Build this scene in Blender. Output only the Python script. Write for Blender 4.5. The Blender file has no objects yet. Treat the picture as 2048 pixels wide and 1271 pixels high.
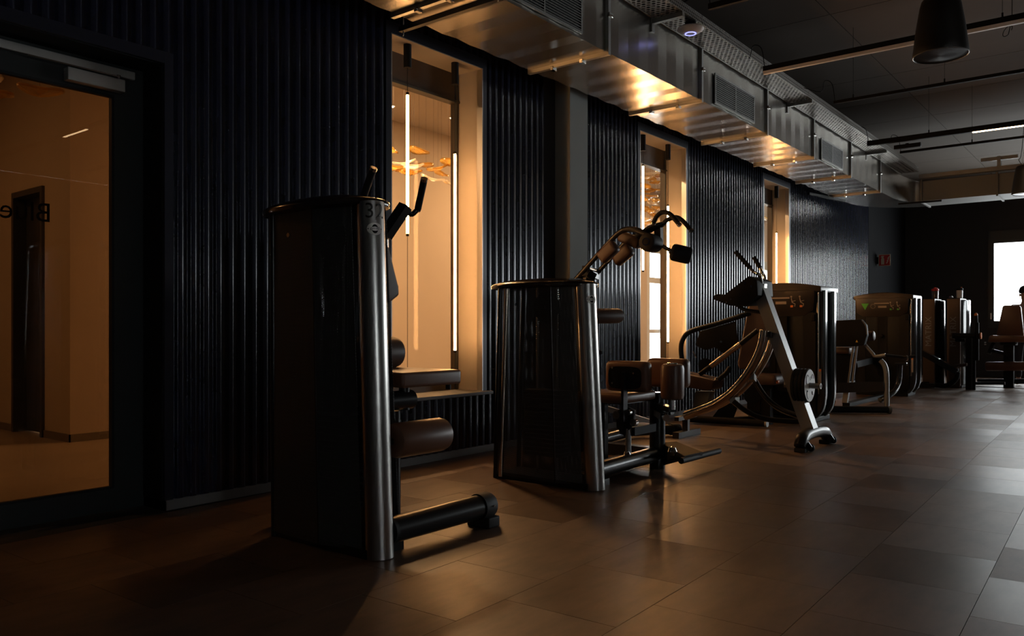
import bpy, bmesh, math, random
from mathutils import Vector, Matrix
random.seed(7)
PI = math.pi
S = bpy.context.scene
C = S.collection

# ------------------------------------------------------------------ camera
F, CX, HY, H = 1614.0, 1024.0, 658.0, 1.1
YAW = math.atan((2299 - 1024) / F)
FW = Vector((-math.sin(YAW), math.cos(YAW), 0)); RT = Vector((math.cos(YAW), math.sin(YAW), 0))
cam = bpy.data.cameras.new('camera'); camo = bpy.data.objects.new('camera', cam); C.objects.link(camo)
camo.location = (0, 0, H); camo.rotation_euler = (PI / 2, 0, YAW)
cam.sensor_width = 36; cam.sensor_fit = 'HORIZONTAL'; cam.lens = F * 36 / 2048; cam.shift_y = (HY - 635.5) / 2048
cam.clip_start = .05; cam.clip_end = 200
S.camera = camo

# ------------------------------------------------------------------ world, exposure, daylight
w = bpy.data.worlds.new('sky'); S.world = w; w.use_nodes = True
bg = w.node_tree.nodes['Background']; bg.inputs[0].default_value = (.93, .975, 1.0, 1); bg.inputs[1].default_value = 14.0
S.view_settings.view_transform = 'Standard'; S.view_settings.look = 'None'
S.view_settings.exposure = 0.0; S.view_settings.gamma = 1.0; S.view_settings.use_curve_mapping = False
TUBE_E = 75.0          # radiance of the pendant tubes
LOBBY_W = 110.0         # watts of each lobby ceiling lamp
RWIN = [(-2.4, -1.1)]        # daylight windows of the right wall (y ranges)
RWZ = (1.1, 3.1)
XR, YB, YF, ZC = 10.0, -4.0, 21.4, 4.6                  # room: right wall, back wall, far wall, ceiling
XW = -4.68                                              # face of the left wall
def portal(loc, rot, sx, sy):
    l = bpy.data.lights.new('window_portal', 'AREA'); l.shape = 'RECTANGLE'; l.size = sx; l.size_y = sy
    l.cycles.is_portal = True
    o = bpy.data.objects.new('window_portal', l); C.objects.link(o); o.location = loc; o.rotation_euler = rot

# ------------------------------------------------------------------ helpers
def at(px, py, X=None, Y=None, Z=None):
    """real-world point at a chosen plane"""
    r = FW + (px - CX) / F * RT + Vector((0, 0, (HY - py) / F))
    t = X / r.x if X is not None else (Y / r.y if Y is not None else (Z - H) / r.z)
    p = r * t; return Vector((p.x, p.y, p.z + H))

class MB:
    def __init__(s): s.v = []; s.f = []
    def add(s, vs, fs):
        n = len(s.v); s.v += [Vector(v) for v in vs]; s.f += [tuple(i + n for i in f) for f in fs]; return s
    def box(s, x0, x1, y0, y1, z0, z1):
        vs = [(x, y, z) for z in (z0, z1) for y in (y0, y1) for x in (x0, x1)]
        return s.add(vs, [(0, 2, 3, 1), (4, 5, 7, 6), (0, 1, 5, 4), (2, 6, 7, 3), (0, 4, 6, 2), (1, 3, 7, 5)])
    def bar(s, p0, p1, wa, wb, up=(0, 0, 1)):
        """rectangular bar from p0 to p1; wa across, wb along up"""
        p0, p1 = Vector(p0), Vector(p1); d = (p1 - p0).normalized(); a = d.cross(Vector(up))
        a = a.normalized() if a.length > 1e-5 else Vector((1, 0, 0)); b = a.cross(d).normalized()
        vs = [p + a * sa * wa / 2 + b * sb * wb / 2 for p in (p0, p1) for sa, sb in ((-1, -1), (1, -1), (1, 1), (-1, 1))]
        return s.add(vs, [(3, 2, 1, 0), (4, 5, 6, 7), (0, 1, 5, 4), (1, 2, 6, 5), (2, 3, 7, 6), (3, 0, 4, 7)])
    def tube(s, pts, r, n=14, closed=False, flat=1.0, up=(0, 0, 1), sub=0, sq=1.0):
        pts = [Vector(p) for p in pts]
        rs = r if isinstance(r, (list, tuple)) else [r] * len(pts)
        if sub:
            q, qr = [], []
            for i in range(len(pts) - 1):
                a, b, c, d = pts[max(i - 1, 0)], pts[i], pts[i + 1], pts[min(i + 2, len(pts) - 1)]
                for k in range(sub):
                    t = k / sub
                    q.append(.5 * ((2 * b) + (c - a) * t + (2 * a - 5 * b + 4 * c - d) * t * t + (3 * b - a - 3 * c + d) * t ** 3))
                    qr.append(rs[i] + (rs[i + 1] - rs[i]) * t)
            q.append(pts[-1]); qr.append(rs[-1]); pts, rs = q, qr
        m = len(pts); vs = []; prev = None
        for i, p in enumerate(pts):
            t = (pts[min(i + 1, m - 1)] - pts[max(i - 1, 0)]).normalized()
            if prev is None:
                a = t.cross(Vector(up)); a = a if a.length > 1e-4 else t.cross(Vector((1, 0, 0)))
            else: a = prev - t * prev.dot(t)
            a.normalize(); prev = a; b = t.cross(a)
            pw = lambda v: math.copysign(abs(v) ** sq, v)
            vs += [p + a * pw(math.cos(2 * PI * k / n)) * rs[i] + b * pw(math.sin(2 * PI * k / n)) * rs[i] * flat for k in range(n)]
        fs = [(i * n + k, i * n + (k + 1) % n, (i + 1) * n + (k + 1) % n, (i + 1) * n + k) for i in range(m - 1) for k in range(n)]
        fs += [tuple(range(n - 1, -1, -1)), tuple((m - 1) * n + k for k in range(n))]
        return s.add(vs, fs)
    def cyl(s, p0, p1, r, n=20, r2=None, bev=0.0):
        p0, p1 = Vector(p0), Vector(p1)
        if not bev: return s.tube([p0, p1], [r, r if r2 is None else r2], n)
        d = (p1 - p0); L = d.length; d.normalize(); q = []
        for t, k in ((0, .72), (.3, .92), (1, 1)): q.append((p0 + d * bev * t, r - bev * (1 - k) * 2.2))
        e = [(p1 - (a - p0), rr) for a, rr in reversed(q)]
        q += e
        return s.tube([a for a, _ in q], [rr for _, rr in q], n)
    def prism(s, poly, vec):
        n = len(poly); poly = [Vector(p) for p in poly]; vec = Vector(vec)
        return s.add(poly + [p + vec for p in poly], [tuple(range(n))[::-1], tuple(n + k for k in range(n))] + [(k, (k + 1) % n, n + (k + 1) % n, n + k) for k in range(n)])
    def lathe(s, prof, c, n=28, axis='Z'):
        c = Vector(c); vs = []
        for r, z in prof:
            for k in range(n):
                a = 2 * PI * k / n; x, y = r * math.cos(a), r * math.sin(a)
                vs.append(c + (Vector((x, y, z)) if axis == 'Z' else Vector((z, x, y)) if axis == 'X' else Vector((y, z, x))))
        m = len(prof)
        fs = [(i * n + k, i * n + (k + 1) % n, (i + 1) * n + (k + 1) % n, (i + 1) * n + k) for i in range(m - 1) for k in range(n)]
        fs += [tuple(range(n - 1, -1, -1)), tuple((m - 1) * n + k for k in range(n))]
        return s.add(vs, fs)
    def ring(s, prof, c, n=32, axis='Z'):
        c = Vector(c); vs = []; m = len(prof)
        for r, z in prof:
            for k in range(n):
                a = 2 * PI * k / n; x, y = r * math.cos(a), r * math.sin(a)
                vs.append(c + (Vector((x, y, z)) if axis == 'Z' else Vector((z, x, y)) if axis == 'X' else Vector((y, z, x))))
        return s.add(vs, [(i * n + k, i * n + (k + 1) % n, ((i + 1) % m) * n + (k + 1) % n, ((i + 1) % m) * n + k) for i in range(m) for k in range(n)])
    def pad(s, c, sx, sy, sz, r, ax=None, ay=None, az=None, seg=3):
        """rounded cushion: box with rounded edges, optional axes"""
        bm = bmesh.new(); bmesh.ops.create_cube(bm, size=1)
        for v in bm.verts: v.co = Vector((v.co.x * sx, v.co.y * sy, v.co.z * sz))
        bmesh.ops.bevel(bm, geom=list(bm.edges), offset=r, segments=seg, profile=.6, affect='EDGES', clamp_overlap=True)
        ax = Vector(ax).normalized() if ax is not None else Vector((1, 0, 0))
        ay = Vector(ay).normalized() if ay is not None else Vector((0, 1, 0))
        az = Vector(az).normalized() if az is not None else Vector((0, 0, 1))
        bm.verts.index_update(); c = Vector(c)
        s.add([c + ax * v.co.x + ay * v.co.y + az * v.co.z for v in bm.verts], [tuple(v.index for v in f.verts) for f in bm.faces]); bm.free(); return s
    def shape(s, poly, vec, r=.012, seg=2):
        """extruded outline with rounded edges"""
        bm = bmesh.new(); poly = [Vector(p) for p in poly]; vec = Vector(vec)
        a = [bm.verts.new(p) for p in poly]; b = [bm.verts.new(p + vec) for p in poly]; n = len(a)
        bm.faces.new(a[::-1]); bm.faces.new(b)
        for k in range(n): bm.faces.new((a[k], a[(k + 1) % n], b[(k + 1) % n], b[k]))
        bmesh.ops.recalc_face_normals(bm, faces=list(bm.faces))
        bmesh.ops.bevel(bm, geom=list(bm.edges), offset=r, segments=seg, profile=.6, affect='EDGES', clamp_overlap=True)
        bm.verts.index_update(); s.add([v.co for v in bm.verts], [tuple(v.index for v in f.verts) for f in bm.faces]); bm.free(); return s

WL = {}
def mesh_of(name, mb, mat, org=(0, 0, 0), ang=38, flat=False):
    me = bpy.data.meshes.new(name); o = Vector(org)
    me.from_pydata([v - o for v in mb.v], [], mb.f); me.validate()
    bm = bmesh.new(); bm.from_mesh(me); bmesh.ops.recalc_face_normals(bm, faces=list(bm.faces)); bm.to_mesh(me); bm.free()
    if mat: me.materials.append(mat)
    if not flat:
        me.shade_smooth(); me.set_sharp_from_angle(angle=math.radians(ang))
    return me
def link(name, me, loc, parent=None):
    o = bpy.data.objects.new(name, me); C.objects.link(o)
    loc = Vector(loc)
    if parent is not None: o.parent = parent; o.location = loc - WL[parent.name]
    else: o.location = loc
    WL[o.name] = loc; return o
def part(name, mb, mat, parent, label=None, **k):
    org = WL[parent.name]
    o = link(name, mesh_of(name, mb, mat, org, **k), org, parent)
    if label: o['label'] = label
    return o
def tag(o, label=None, cat=None, group=None, kind=None):
    if label: o['label'] = label
    if cat: o['category'] = cat
    if group: o['group'] = group
    if kind: o['kind'] = kind
    return o
def thing(name, label, cat, loc, group=None):
    o = bpy.data.objects.new(name, None); C.objects.link(o); o.location = loc; o.empty_display_size = .1
    WL[o.name] = Vector(loc); return tag(o, label, cat, group)
def solo(name, mb, mat, org, label=None, cat=None, group=None, kind=None, **k):
    o = link(name, mesh_of(name, mb, mat, org, **k), org); return tag(o, label, cat, group, kind)
def struct(name, mb, mat, **k): return solo(name, mb, mat, (0, 0, 0), kind='structure', **k)
def sgroup(name, loc=(0, 0, 0)):
    o = bpy.data.objects.new(name, None); C.objects.link(o); o.location = loc; WL[o.name] = Vector(loc); o['kind'] = 'structure'; return o

def text_geo(body, size):
    cu = bpy.data.curves.new('lettering', 'FONT'); cu.body = body; cu.size = size; cu.align_x = 'CENTER'; cu.align_y = 'CENTER'; cu.resolution_u = 3
    ob = bpy.data.objects.new('lettering', cu); C.objects.link(ob); bpy.context.view_layer.update()
    me = bpy.data.meshes.new_from_object(ob.evaluated_get(bpy.context.evaluated_depsgraph_get()))
    v = [x.co.copy() for x in me.vertices]; f = [tuple(p.vertices) for p in me.polygons]
    bpy.data.objects.remove(ob); bpy.data.curves.remove(cu); bpy.data.meshes.remove(me); return v, f
def flat_text(body, size, c, ax, ay):
    v, f = text_geo(body, size); c, ax, ay = Vector(c), Vector(ax), Vector(ay)
    m = MB(); m.add([c + ax * p.x + ay * p.y for p in v], f); return m

# ------------------------------------------------------------------ materials
def mat(name, col, rough=.5, metal=0.0, spec=.5, noise=0.0, nscale=20, bump=0.0, aniso=0.0, coat=0.0, stretch=(1, 1, 1), rvar=0.0):
    m = bpy.data.materials.new(name); m.use_nodes = True; nt = m.node_tree; b = nt.nodes['Principled BSDF']
    b.inputs['Base Color'].default_value = (*col, 1); b.inputs['Roughness'].default_value = rough; b.inputs['Metallic'].default_value = metal
    b.inputs['Specular IOR Level'].default_value = spec; b.inputs['Anisotropic'].default_value = aniso; b.inputs['Coat Weight'].default_value = coat
    if noise or bump or rvar:
        tc = nt.nodes.new('ShaderNodeTexCoord'); mp = nt.nodes.new('ShaderNodeMapping'); mp.inputs['Scale'].default_value = stretch
        nz = nt.nodes.new('ShaderNodeTexNoise'); nz.inputs['Scale'].default_value = nscale; nz.inputs['Detail'].default_value = 5
        nt.links.new(tc.outputs['Object'], mp.inputs[0]); nt.links.new(mp.outputs[0], nz.inputs[0])
        if noise:
            mx = nt.nodes.new('ShaderNodeMix'); mx.data_type = 'RGBA'
            mx.inputs[6].default_value = (*[c * (1 - noise) for c in col], 1); mx.inputs[7].default_value = (*[min(1, c * (1 + noise)) for c in col], 1)
            nt.links.new(nz.outputs[0], mx.inputs[0]); nt.links.new(mx.outputs[2], b.inputs['Base Color'])
        if rvar:
            mr = nt.nodes.new('ShaderNodeMapRange'); mr.inputs[1].default_value = .3; mr.inputs[2].default_value = .7
            mr.inputs[3].default_value = rough - rvar; mr.inputs[4].default_value = rough + rvar
            nt.links.new(nz.outputs[0], mr.inputs[0]); nt.links.new(mr.outputs[0], b.inputs['Roughness'])
        if bump:
            bp = nt.nodes.new('ShaderNodeBump'); bp.inputs['Strength'].default_value = bump; bp.inputs['Distance'].default_value = .01
            nt.links.new(nz.outputs[0], bp.inputs['Height']); nt.links.new(bp.outputs[0], b.inputs['Normal'])
    return m
def emit(name, col, e):
    m = bpy.data.materials.new(name); m.use_nodes = True; b = m.node_tree.nodes['Principled BSDF']
    b.inputs['Base Color'].default_value = (*col, 1); b.inputs['Emission Color'].default_value = (*col, 1); b.inputs['Emission Strength'].default_value = e; return m
def glass(name, tint=(1, 1, 1), rough=0.0, ior=1.5, body=None, bodyfac=.3):
    m = bpy.data.materials.new(name); m.use_nodes = True; nt = m.node_tree; nt.nodes.remove(nt.nodes['Principled BSDF']); out = nt.nodes['Material Output']
    tr = nt.nodes.new('ShaderNodeBsdfTransparent'); tr.inputs[0].default_value = (*tint, 1)
    gl = nt.nodes.new('ShaderNodeBsdfGlossy'); gl.inputs['Roughness'].default_value = rough
    fr = nt.nodes.new('ShaderNodeFresnel'); ge = nt.nodes.new('ShaderNodeNewGeometry'); io = nt.nodes.new('ShaderNodeMapRange')   # same reflectance from both faces of the thin sheet
    io.inputs[3].default_value = ior; io.inputs[4].default_value = 1 / ior; nt.links.new(ge.outputs['Backfacing'], io.inputs[0]); nt.links.new(io.outputs[0], fr.inputs[0])
    mx = nt.nodes.new('ShaderNodeMixShader'); src = tr
    if body:
        df = nt.nodes.new('ShaderNodeBsdfTranslucent'); df.inputs[0].default_value = (*body, 1)
        m2 = nt.nodes.new('ShaderNodeMixShader'); m2.inputs[0].default_value = bodyfac
        nt.links.new(tr.outputs[0], m2.inputs[1]); nt.links.new(df.outputs[0], m2.inputs[2]); src = m2
    nt.links.new(fr.outputs[0], mx.inputs[0]); nt.links.new(src.outputs[0], mx.inputs[1]); nt.links.new(gl.outputs[0], mx.inputs[2]); nt.links.new(mx.outputs[0], out.inputs[0]); return m
def perforated(name, col, pitch, rad, axes=('X', 'Z'), rough=.4):
    """sheet metal with a hexagonal field of small round holes"""
    m = bpy.data.materials.new(name); m.use_nodes = True; nt = m.node_tree; b = nt.nodes['Principled BSDF']; out = nt.nodes['Material Output']
    b.inputs['Base Color'].default_value = (*col, 1); b.inputs['Roughness'].default_value = rough
    N = nt.nodes.new
    def mth(op, a, c=None):
        n = N('ShaderNodeMath'); n.operation = op
        for i, x in enumerate((a, c)):
            if x is None: continue
            if isinstance(x, (int, float)): n.inputs[i].default_value = x
            else: nt.links.new(x, n.inputs[i])
        return n.outputs[0]
    tc = N('ShaderNodeTexCoord'); sp = N('ShaderNodeSeparateXYZ'); nt.links.new(tc.outputs['Object'], sp.inputs[0])
    u = mth('DIVIDE', sp.outputs[axes[0]], pitch); v = mth('DIVIDE', sp.outputs[axes[1]], pitch * .866)
    row = mth('FLOOR', v); u2 = mth('ADD', u, mth('MULTIPLY', mth('MODULO', row, 2.0), .5))
    du = mth('SUBTRACT', mth('FRACT', u2), .5); dv = mth('MULTIPLY', mth('SUBTRACT', mth('FRACT', v), .5), .866)
    d = mth('SQRT', mth('ADD', mth('MULTIPLY', du, du), mth('MULTIPLY', dv, dv)))
    hole = mth('LESS_THAN', d, rad)
    tr = N('ShaderNodeBsdfTransparent'); mx = N('ShaderNodeMixShader'); nt.links.new(hole, mx.inputs[0])
    nt.links.new(b.outputs[0], mx.inputs[1]); nt.links.new(tr.outputs[0], mx.inputs[2]); nt.links.new(mx.outputs[0], out.inputs[0]); return m
def tile_mat(name, base, rough, var, nscale, streak=(1, 1, 1)):
    m = bpy.data.materials.new(name); m.use_nodes = True; nt = m.node_tree; b = nt.nodes['Principled BSDF']; N = nt.nodes.new
    oi = N('ShaderNodeObjectInfo'); ge = N('ShaderNodeNewGeometry'); ad = N('ShaderNodeMath'); ad.operation = 'ADD'; fr = N('ShaderNodeMath'); fr.operation = 'FRACT'
    nt.links.new(oi.outputs['Random'], ad.inputs[0]); nt.links.new(ge.outputs['Random Per Island'], ad.inputs[1]); nt.links.new(ad.outputs[0], fr.inputs[0])
    mp = N('ShaderNodeMapping'); mp.inputs['Scale'].default_value = streak; nt.links.new(ge.outputs['Position'], mp.inputs[0])
    nz = N('ShaderNodeTexNoise'); nz.inputs['Scale'].default_value = nscale; nz.inputs['Detail'].default_value = 6; nz.inputs['Roughness'].default_value = .65; nt.links.new(mp.outputs[0], nz.inputs[0])
    mr = N('ShaderNodeMapRange'); mr.inputs[3].default_value = 1 - var; mr.inputs[4].default_value = 1 + var; nt.links.new(fr.outputs[0], mr.inputs[0])
    m2 = N('ShaderNodeMapRange'); m2.inputs[1].default_value = .3; m2.inputs[2].default_value = .7; m2.inputs[3].default_value = .72; m2.inputs[4].default_value = 1.28; nt.links.new(nz.outputs[0], m2.inputs[0])
    mu = N('ShaderNodeMath'); mu.operation = 'MULTIPLY'; nt.links.new(mr.outputs[0], mu.inputs[0]); nt.links.new(m2.outputs[0], mu.inputs[1])
    sc = N('ShaderNodeVectorMath'); sc.operation = 'SCALE'; sc.inputs[0].default_value = base; nt.links.new(mu.outputs[0], sc.inputs['Scale']); nt.links.new(sc.outputs[0], b.inputs['Base Color'])
    m3 = N('ShaderNodeMapRange'); m3.inputs[3].default_value = rough - .09; m3.inputs[4].default_value = rough + .07; nt.links.new(fr.outputs[0], m3.inputs[0]); nt.links.new(m3.outputs[0], b.inputs['Roughness'])
    n2 = N('ShaderNodeTexNoise'); n2.inputs['Scale'].default_value = 350; nt.links.new(ge.outputs['Position'], n2.inputs[0])
    bp = N('ShaderNodeBump'); bp.inputs['Strength'].default_value = .12; bp.inputs['Distance'].default_value = .002; nt.links.new(n2.outputs[0], bp.inputs['Height']); nt.links.new(bp.outputs[0], b.inputs['Normal'])
    return m

M = {}
M['rib'] = mat('navy_painted_steel', (.009, .012, .028), .23, .1, .55, noise=.2, nscale=6)
M['flash'] = mat('navy_flashing', (.014, .016, .028), .35, .2)
M['wallcore'] = mat('dark_wall', (.02, .02, .022), .8)
M['darkpaint'] = mat('matt_black_wall_paint', (.008, .008, .009), .95, 0, .1)
M['farwall'] = mat('charcoal_wall_paint', (.028, .026, .024), .75, noise=.12, nscale=2)
M['concrete'] = mat('grey_painted_column', (.25, .265, .25), .8, noise=.08, nscale=4)
M['ceil'] = mat('dark_ceiling_board', (.105, .080, .060), .85, noise=.12, nscale=2.5)
M['base'] = mat('pale_skirting', (.16, .15, .145), .6, noise=.1, nscale=15)
M['tile'] = tile_mat('dark_vinyl_tile', (.132, .080, .050), .41, .11, 3.2, (3.0, 1.0, 1))
M['subfloor'] = mat('dark_joint', (.02, .018, .016), .8)
M['galv'] = mat('galvanised_steel', (.50, .48, .44), .27, .95, noise=.07, nscale=1.5)
M['galvrough'] = mat('galvanised_steel_dull', (.42, .42, .40), .45, .9, noise=.15, nscale=9)
M['traym'] = perforated('perforated_tray_steel', (.46, .43, .39), .05, .34, ('X', 'Y'), .45)
M['traym'].node_tree.nodes['Principled BSDF'].inputs['Metallic'].default_value = .85
M['trays'] = perforated('perforated_tray_side', (.42, .40, .37), .034, .26, ('Y', 'Z'), .45)
M['trays'].node_tree.nodes['Principled BSDF'].inputs['Metallic'].default_value = .85
M['steel'] = mat('brushed_steel', (.44, .43, .41), .28, 1.0, noise=.06, nscale=40, stretch=(1, 1, .02), aniso=.4)
M['chrome'] = mat('chrome', (.75, .75, .74), .08, 1.0)
M['silver'] = mat('silver_paint', (.28, .28, .275), .42, .6)
M['bronze'] = mat('polished_tube', (.52, .44, .36), .17, 1.0)
M['black'] = mat('black_powder_coat', (.011, .011, .011), .28, .0, .36)
M['blackm'] = mat('black_matt', (.010, .010, .010), .6, 0, .15)
M['lid'] = mat('black_gloss_cover', (.02, .014, .011), .16, 0, .5, coat=.3)
M['rubber'] = mat('black_rubber', (.014, .014, .014), .6, 0, .25)
M['leather'] = mat('brown_leather', (.125, .055, .030), .38, 0, .45, noise=.2, nscale=7, bump=.08)
M['leather2'] = mat('dark_brown_leather', (.082, .048, .036), .46, 0, .4, noise=.15, nscale=7, bump=.08)
M['mesh'] = perforated('black_perforated_sheet', (.05, .05, .047), .0085, .31)
M['frame'] = mat('anthracite_aluminium', (.030, .034, .034), .42, .2)
M['frame2'] = mat('dark_window_frame', (.05, .04, .032), .4, .2)
M['jamb'] = mat('reveal_lining', (.30, .27, .235), .5, .1, noise=.08, nscale=3, stretch=(1, 1, .3))
M['trim'] = mat('reveal_corner_trim', (.5, .48, .45), .30, .9)
M['sill'] = mat('grey_sill_board', (.13, .125, .12), .5, noise=.25, nscale=30)
M['alu'] = mat('satin_aluminium', (.62, .60, .57), .38, .6)
M['glass'] = glass('anti_reflective_glass', (.96, .95, .93), ior=1.13)
M['doorglass'] = glass('tinted_door_glass', (.55, .47, .38))
M['winglass'] = glass('far_window_glass', (.96, .97, .97))
M['lobbywall'] = mat('beige_plaster', (.60, .50, .40), .85, noise=.10, nscale=1.4)
M['lobbyfloor'] = mat('polished_concrete', (.34, .27, .20), .38, noise=.35, nscale=1.1, stretch=(1.4, .7, 1))
M['lobbyceil'] = mat('lobby_ceiling_paint', (.52, .44, .36), .85)
M['lobbydark'] = mat('lift_door_metal', (.10, .10, .10), .35, .6)
M['lobbybase'] = mat('lobby_skirting', (.20, .17, .14), .6)
M['whitefr'] = mat('white_door_frame', (.7, .7, .68), .4)
M['greyfr'] = mat('grey_green_glazing_bar', (.42, .47, .44), .4)
M['tube'] = emit('warm_led_tube', (1.0, .48, .17), TUBE_E)
M['led'] = emit('warm_led_strip', (1.0, .70, .40), 14)
M['lamp'] = emit('lobby_lamp_disc', (1.0, .72, .40), 25)
M['blue'] = emit('blue_status_ring', (.28, .30, 1.0), 2.4)
M['white'] = mat('white_plastic', (.88, .85, .83), .4)
M['amber'] = glass('amber_glass', (.96, .80, .50), .08, 1.5, (.62, .42, .15), .42)
M['clearp'] = glass('clear_textured_glass', (.95, .9, .82), .1, 1.5, (.95, .9, .8), .45)
M['speaker'] = mat('black_speaker_shell', (.012, .012, .011), .5)
M['grillc'] = mat('speaker_grille', (.03, .032, .034), .35, .6, aniso=.5)
M['ltext'] = mat('dark_lettering', (.03, .028, .025), .5)
M['red'] = mat('red_plastic', (.62, .02, .015), .4)
M['redsign'] = mat('red_sign', (.62, .035, .03), .5)
M['signwhite'] = mat('sign_white', (.85, .80, .62), .5)
M['mdark'] = mat('graphite_machine_paint', (.010, .0098, .0095), .46, .0, .16)
M['mbrown'] = mat('bronze_grey_panel', (.042, .033, .026), .35, .3)
M['mside'] = mat('graphite_gloss_post', (.05, .05, .05), .14, .5, coat=.4)
M['mpanel'] = mat('smoked_panel', (.010, .011, .011), .35, 0, .16)
M['slim'] = mat('warm_bronze_panel', (.13, .085, .055), .42, .2)
M['orange'] = mat('orange_accent', (.75, .20, .03), .4)
M['green'] = mat('green_accent', (.10, .50, .06), .4)
M['print'] = mat('pale_print', (.40, .33, .26), .5)
M['whiteplate'] = mat('white_weight_face', (.88, .87, .85), .35)
M['bottle'] = mat('smoked_bottle', (.08, .06, .05), .2)
M['bottlew'] = mat('translucent_white_bottle', (.65, .65, .62), .3)
M['skin'] = mat('skin', (.50, .30, .22), .5)
M['shirt'] = mat('dusty_pink_shirt', (.42, .27, .24), .8)
M['trouser'] = mat('dark_trousers', (.03, .03, .035), .8)
M['hair'] = mat('dark_hair', (.012, .010, .009), .6)
M['badge'] = mat('pale_badge_metal', (.95, .92, .86), .45, .1)
M['galvdull'] = mat('dull_duct_wrap', (.26, .255, .24), .7, .5)
M['warn'] = mat('yellow_sticker', (.75, .50, .03), .5)

# ------------------------------------------------------------------ the gym shell
fl = struct('floor', MB().box(XW - .3, XR + .3, YB - .3, YF + .3, -.16, -.006), M['subfloor'])
TH = math.radians(1.6); TU, TV = .515, .61
ua, va = Vector((math.cos(TH), math.sin(TH), 0)), Vector((-math.sin(TH), math.cos(TH), 0)); T0 = Vector((-.57, 4.5, 0))
cells = []
for i in range(-9, 21):
    off = .24 if i % 2 == 0 else -.065
    for j in range(-16, 30):
        c = T0 + ua * ((i + .5) * TU) + va * (off + (j + .5) * TV)
        if not (XW - .16 < c.x < XR + .1 and YB < c.y < YF + .1): continue
        d = c.dot(FW); px = CX + F * c.dot(RT) / d if d > .3 else -9e9
        vis = d > 1.6 and -150 < px < 2250 and H * F / d < 720
        cells.append((0 if vis else 1, d, c))
cells.sort(key=lambda k: (k[0], k[1]))
tb = MB().box(-TU / 2 + .0012, TU / 2 - .0012, -TV / 2 + .0012, TV / 2 - .0012, -.005, 0)
tme = mesh_of('floor_tile', tb, M['tile'], flat=True); rest = MB(); n = 0
for v, d, c in cells:
    ex, ey = random.uniform(-.0007, .0007), random.uniform(-.0007, .0007)
    if v == 0 and n < 300:
        o = link('floor_tile', tme, c, fl); o.rotation_euler = (ex, ey, TH); n += 1
    else:
        R = Matrix.Rotation(TH, 3, 'Z'); rest.add([c + R @ p for p in tb.v], tb.f)
tag(part('floor_tile_field', rest, M['tile'], fl, flat=True), kind='stuff')

ce = struct('ceiling', MB().box(XW - .3, XR, YB, YF, ZC + .012, ZC + .2), M['blackm'])
xs = [XW - .05, -2.79, -.1, 2.6, 5.3, 8.0, XR]; ys = [YB] + [9.24 + 1.345 * k for k in range(-9, 9)] + [YF]
for i in range(len(xs) - 1):
    for j in range(len(ys) - 1):
        part('ceiling_panel', MB().box(xs[i] + .005, xs[i + 1] - .005, ys[j] + .005, ys[j + 1] - .005, ZC, ZC + .014), M['ceil'], ce, flat=True)

# left wall with its openings
DOOR = (1.18, 2.53, 2.71); WINS = [(4.39, 5.50), (8.34, 9.54), (12.21, 13.32)]; WZ = (.55, 3.43)
XI = XW - .36                                            # lobby face of the wall
def solid_wall(m, x0, x1, y0, y1, z0, z1, holes):
    ys = y0
    for a, b, c, d in sorted(holes):
        m.box(x0, x1, ys, a, z0, z1)
        if c > z0: m.box(x0, x1, a, b, z0, c)
        if d < z1: m.box(x0, x1, a, b, d, z1)
        ys = b
    m.box(x0, x1, ys, y1, z0, z1); return m
holes = [(DOOR[0], DOOR[1], 0, DOOR[2])] + [(a, b, WZ[0] - .02, WZ[1]) for a, b in WINS]
RIB_END = 18.13; XB = XW - .026
wl = struct('wall_left', solid_wall(MB(), XI, XB, YB, RIB_END, 0, ZC, holes), M['wallcore'], flat=True)
struct('wall_left_plain', MB().box(XI, XW, RIB_END, YF + .3, 0, ZC), M['darkpaint'])
P = .0875
def ribs(y0, y1, z0, z1):
    m = MB(); prof = []
    n = max(1, round((y1 - y0) / P)); p = (y1 - y0) / n
    for k in range(n):
        for u, h in ((0, 0), (.16, 0), (.21, .06), (.29, .88), (.33, .97), (.38, 1), (.66, 1), (.71, .97), (.75, .88), (.83, .06), (.88, 0)):
            prof.append((y0 + (k + u) * p, XB + .004 + .022 * h))
    prof.append((y1, XB + .004))
    vs = []
    for y, x in prof: vs += [(x, y, z0), (x, y, z1)]
    m.add(vs, [(2 * i, 2 * i + 2, 2 * i + 3, 2 * i + 1) for i in range(len(prof) - 1)]); return m
def sheets(y0, y1, z0, z1):
    n = max(1, round((y1 - y0) / 1.05)); w_ = (y1 - y0) / n
    for k in range(n): part('corrugated_sheet', ribs(y0 + k * w_ + .002, y0 + (k + 1) * w_ - .002, z0, z1), M['rib'], wl, ang=60)
ZB = .062
EDGE = .055
sheets(-1.5, DOOR[0] - EDGE, ZB, ZC); sheets(DOOR[0] - EDGE, DOOR[1] + EDGE, DOOR[2] + .07, ZC)
prev = DOOR[1] + EDGE
COL = (6.66, 6.98)
for a, b in WINS:
    if prev < COL[0] < a:
        sheets(prev, COL[0] - .2, ZB, ZC); sheets(COL[1], a - EDGE, ZB, ZC)
    else: sheets(prev, a - EDGE, ZB, ZC)
    sheets(a - EDGE, b + EDGE, ZB, WZ[0] - .03); sheets(a - EDGE, b + EDGE, WZ[1] + .09, ZC)
    prev = b + EDGE
sheets(prev, RIB_END, ZB, ZC)
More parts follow.
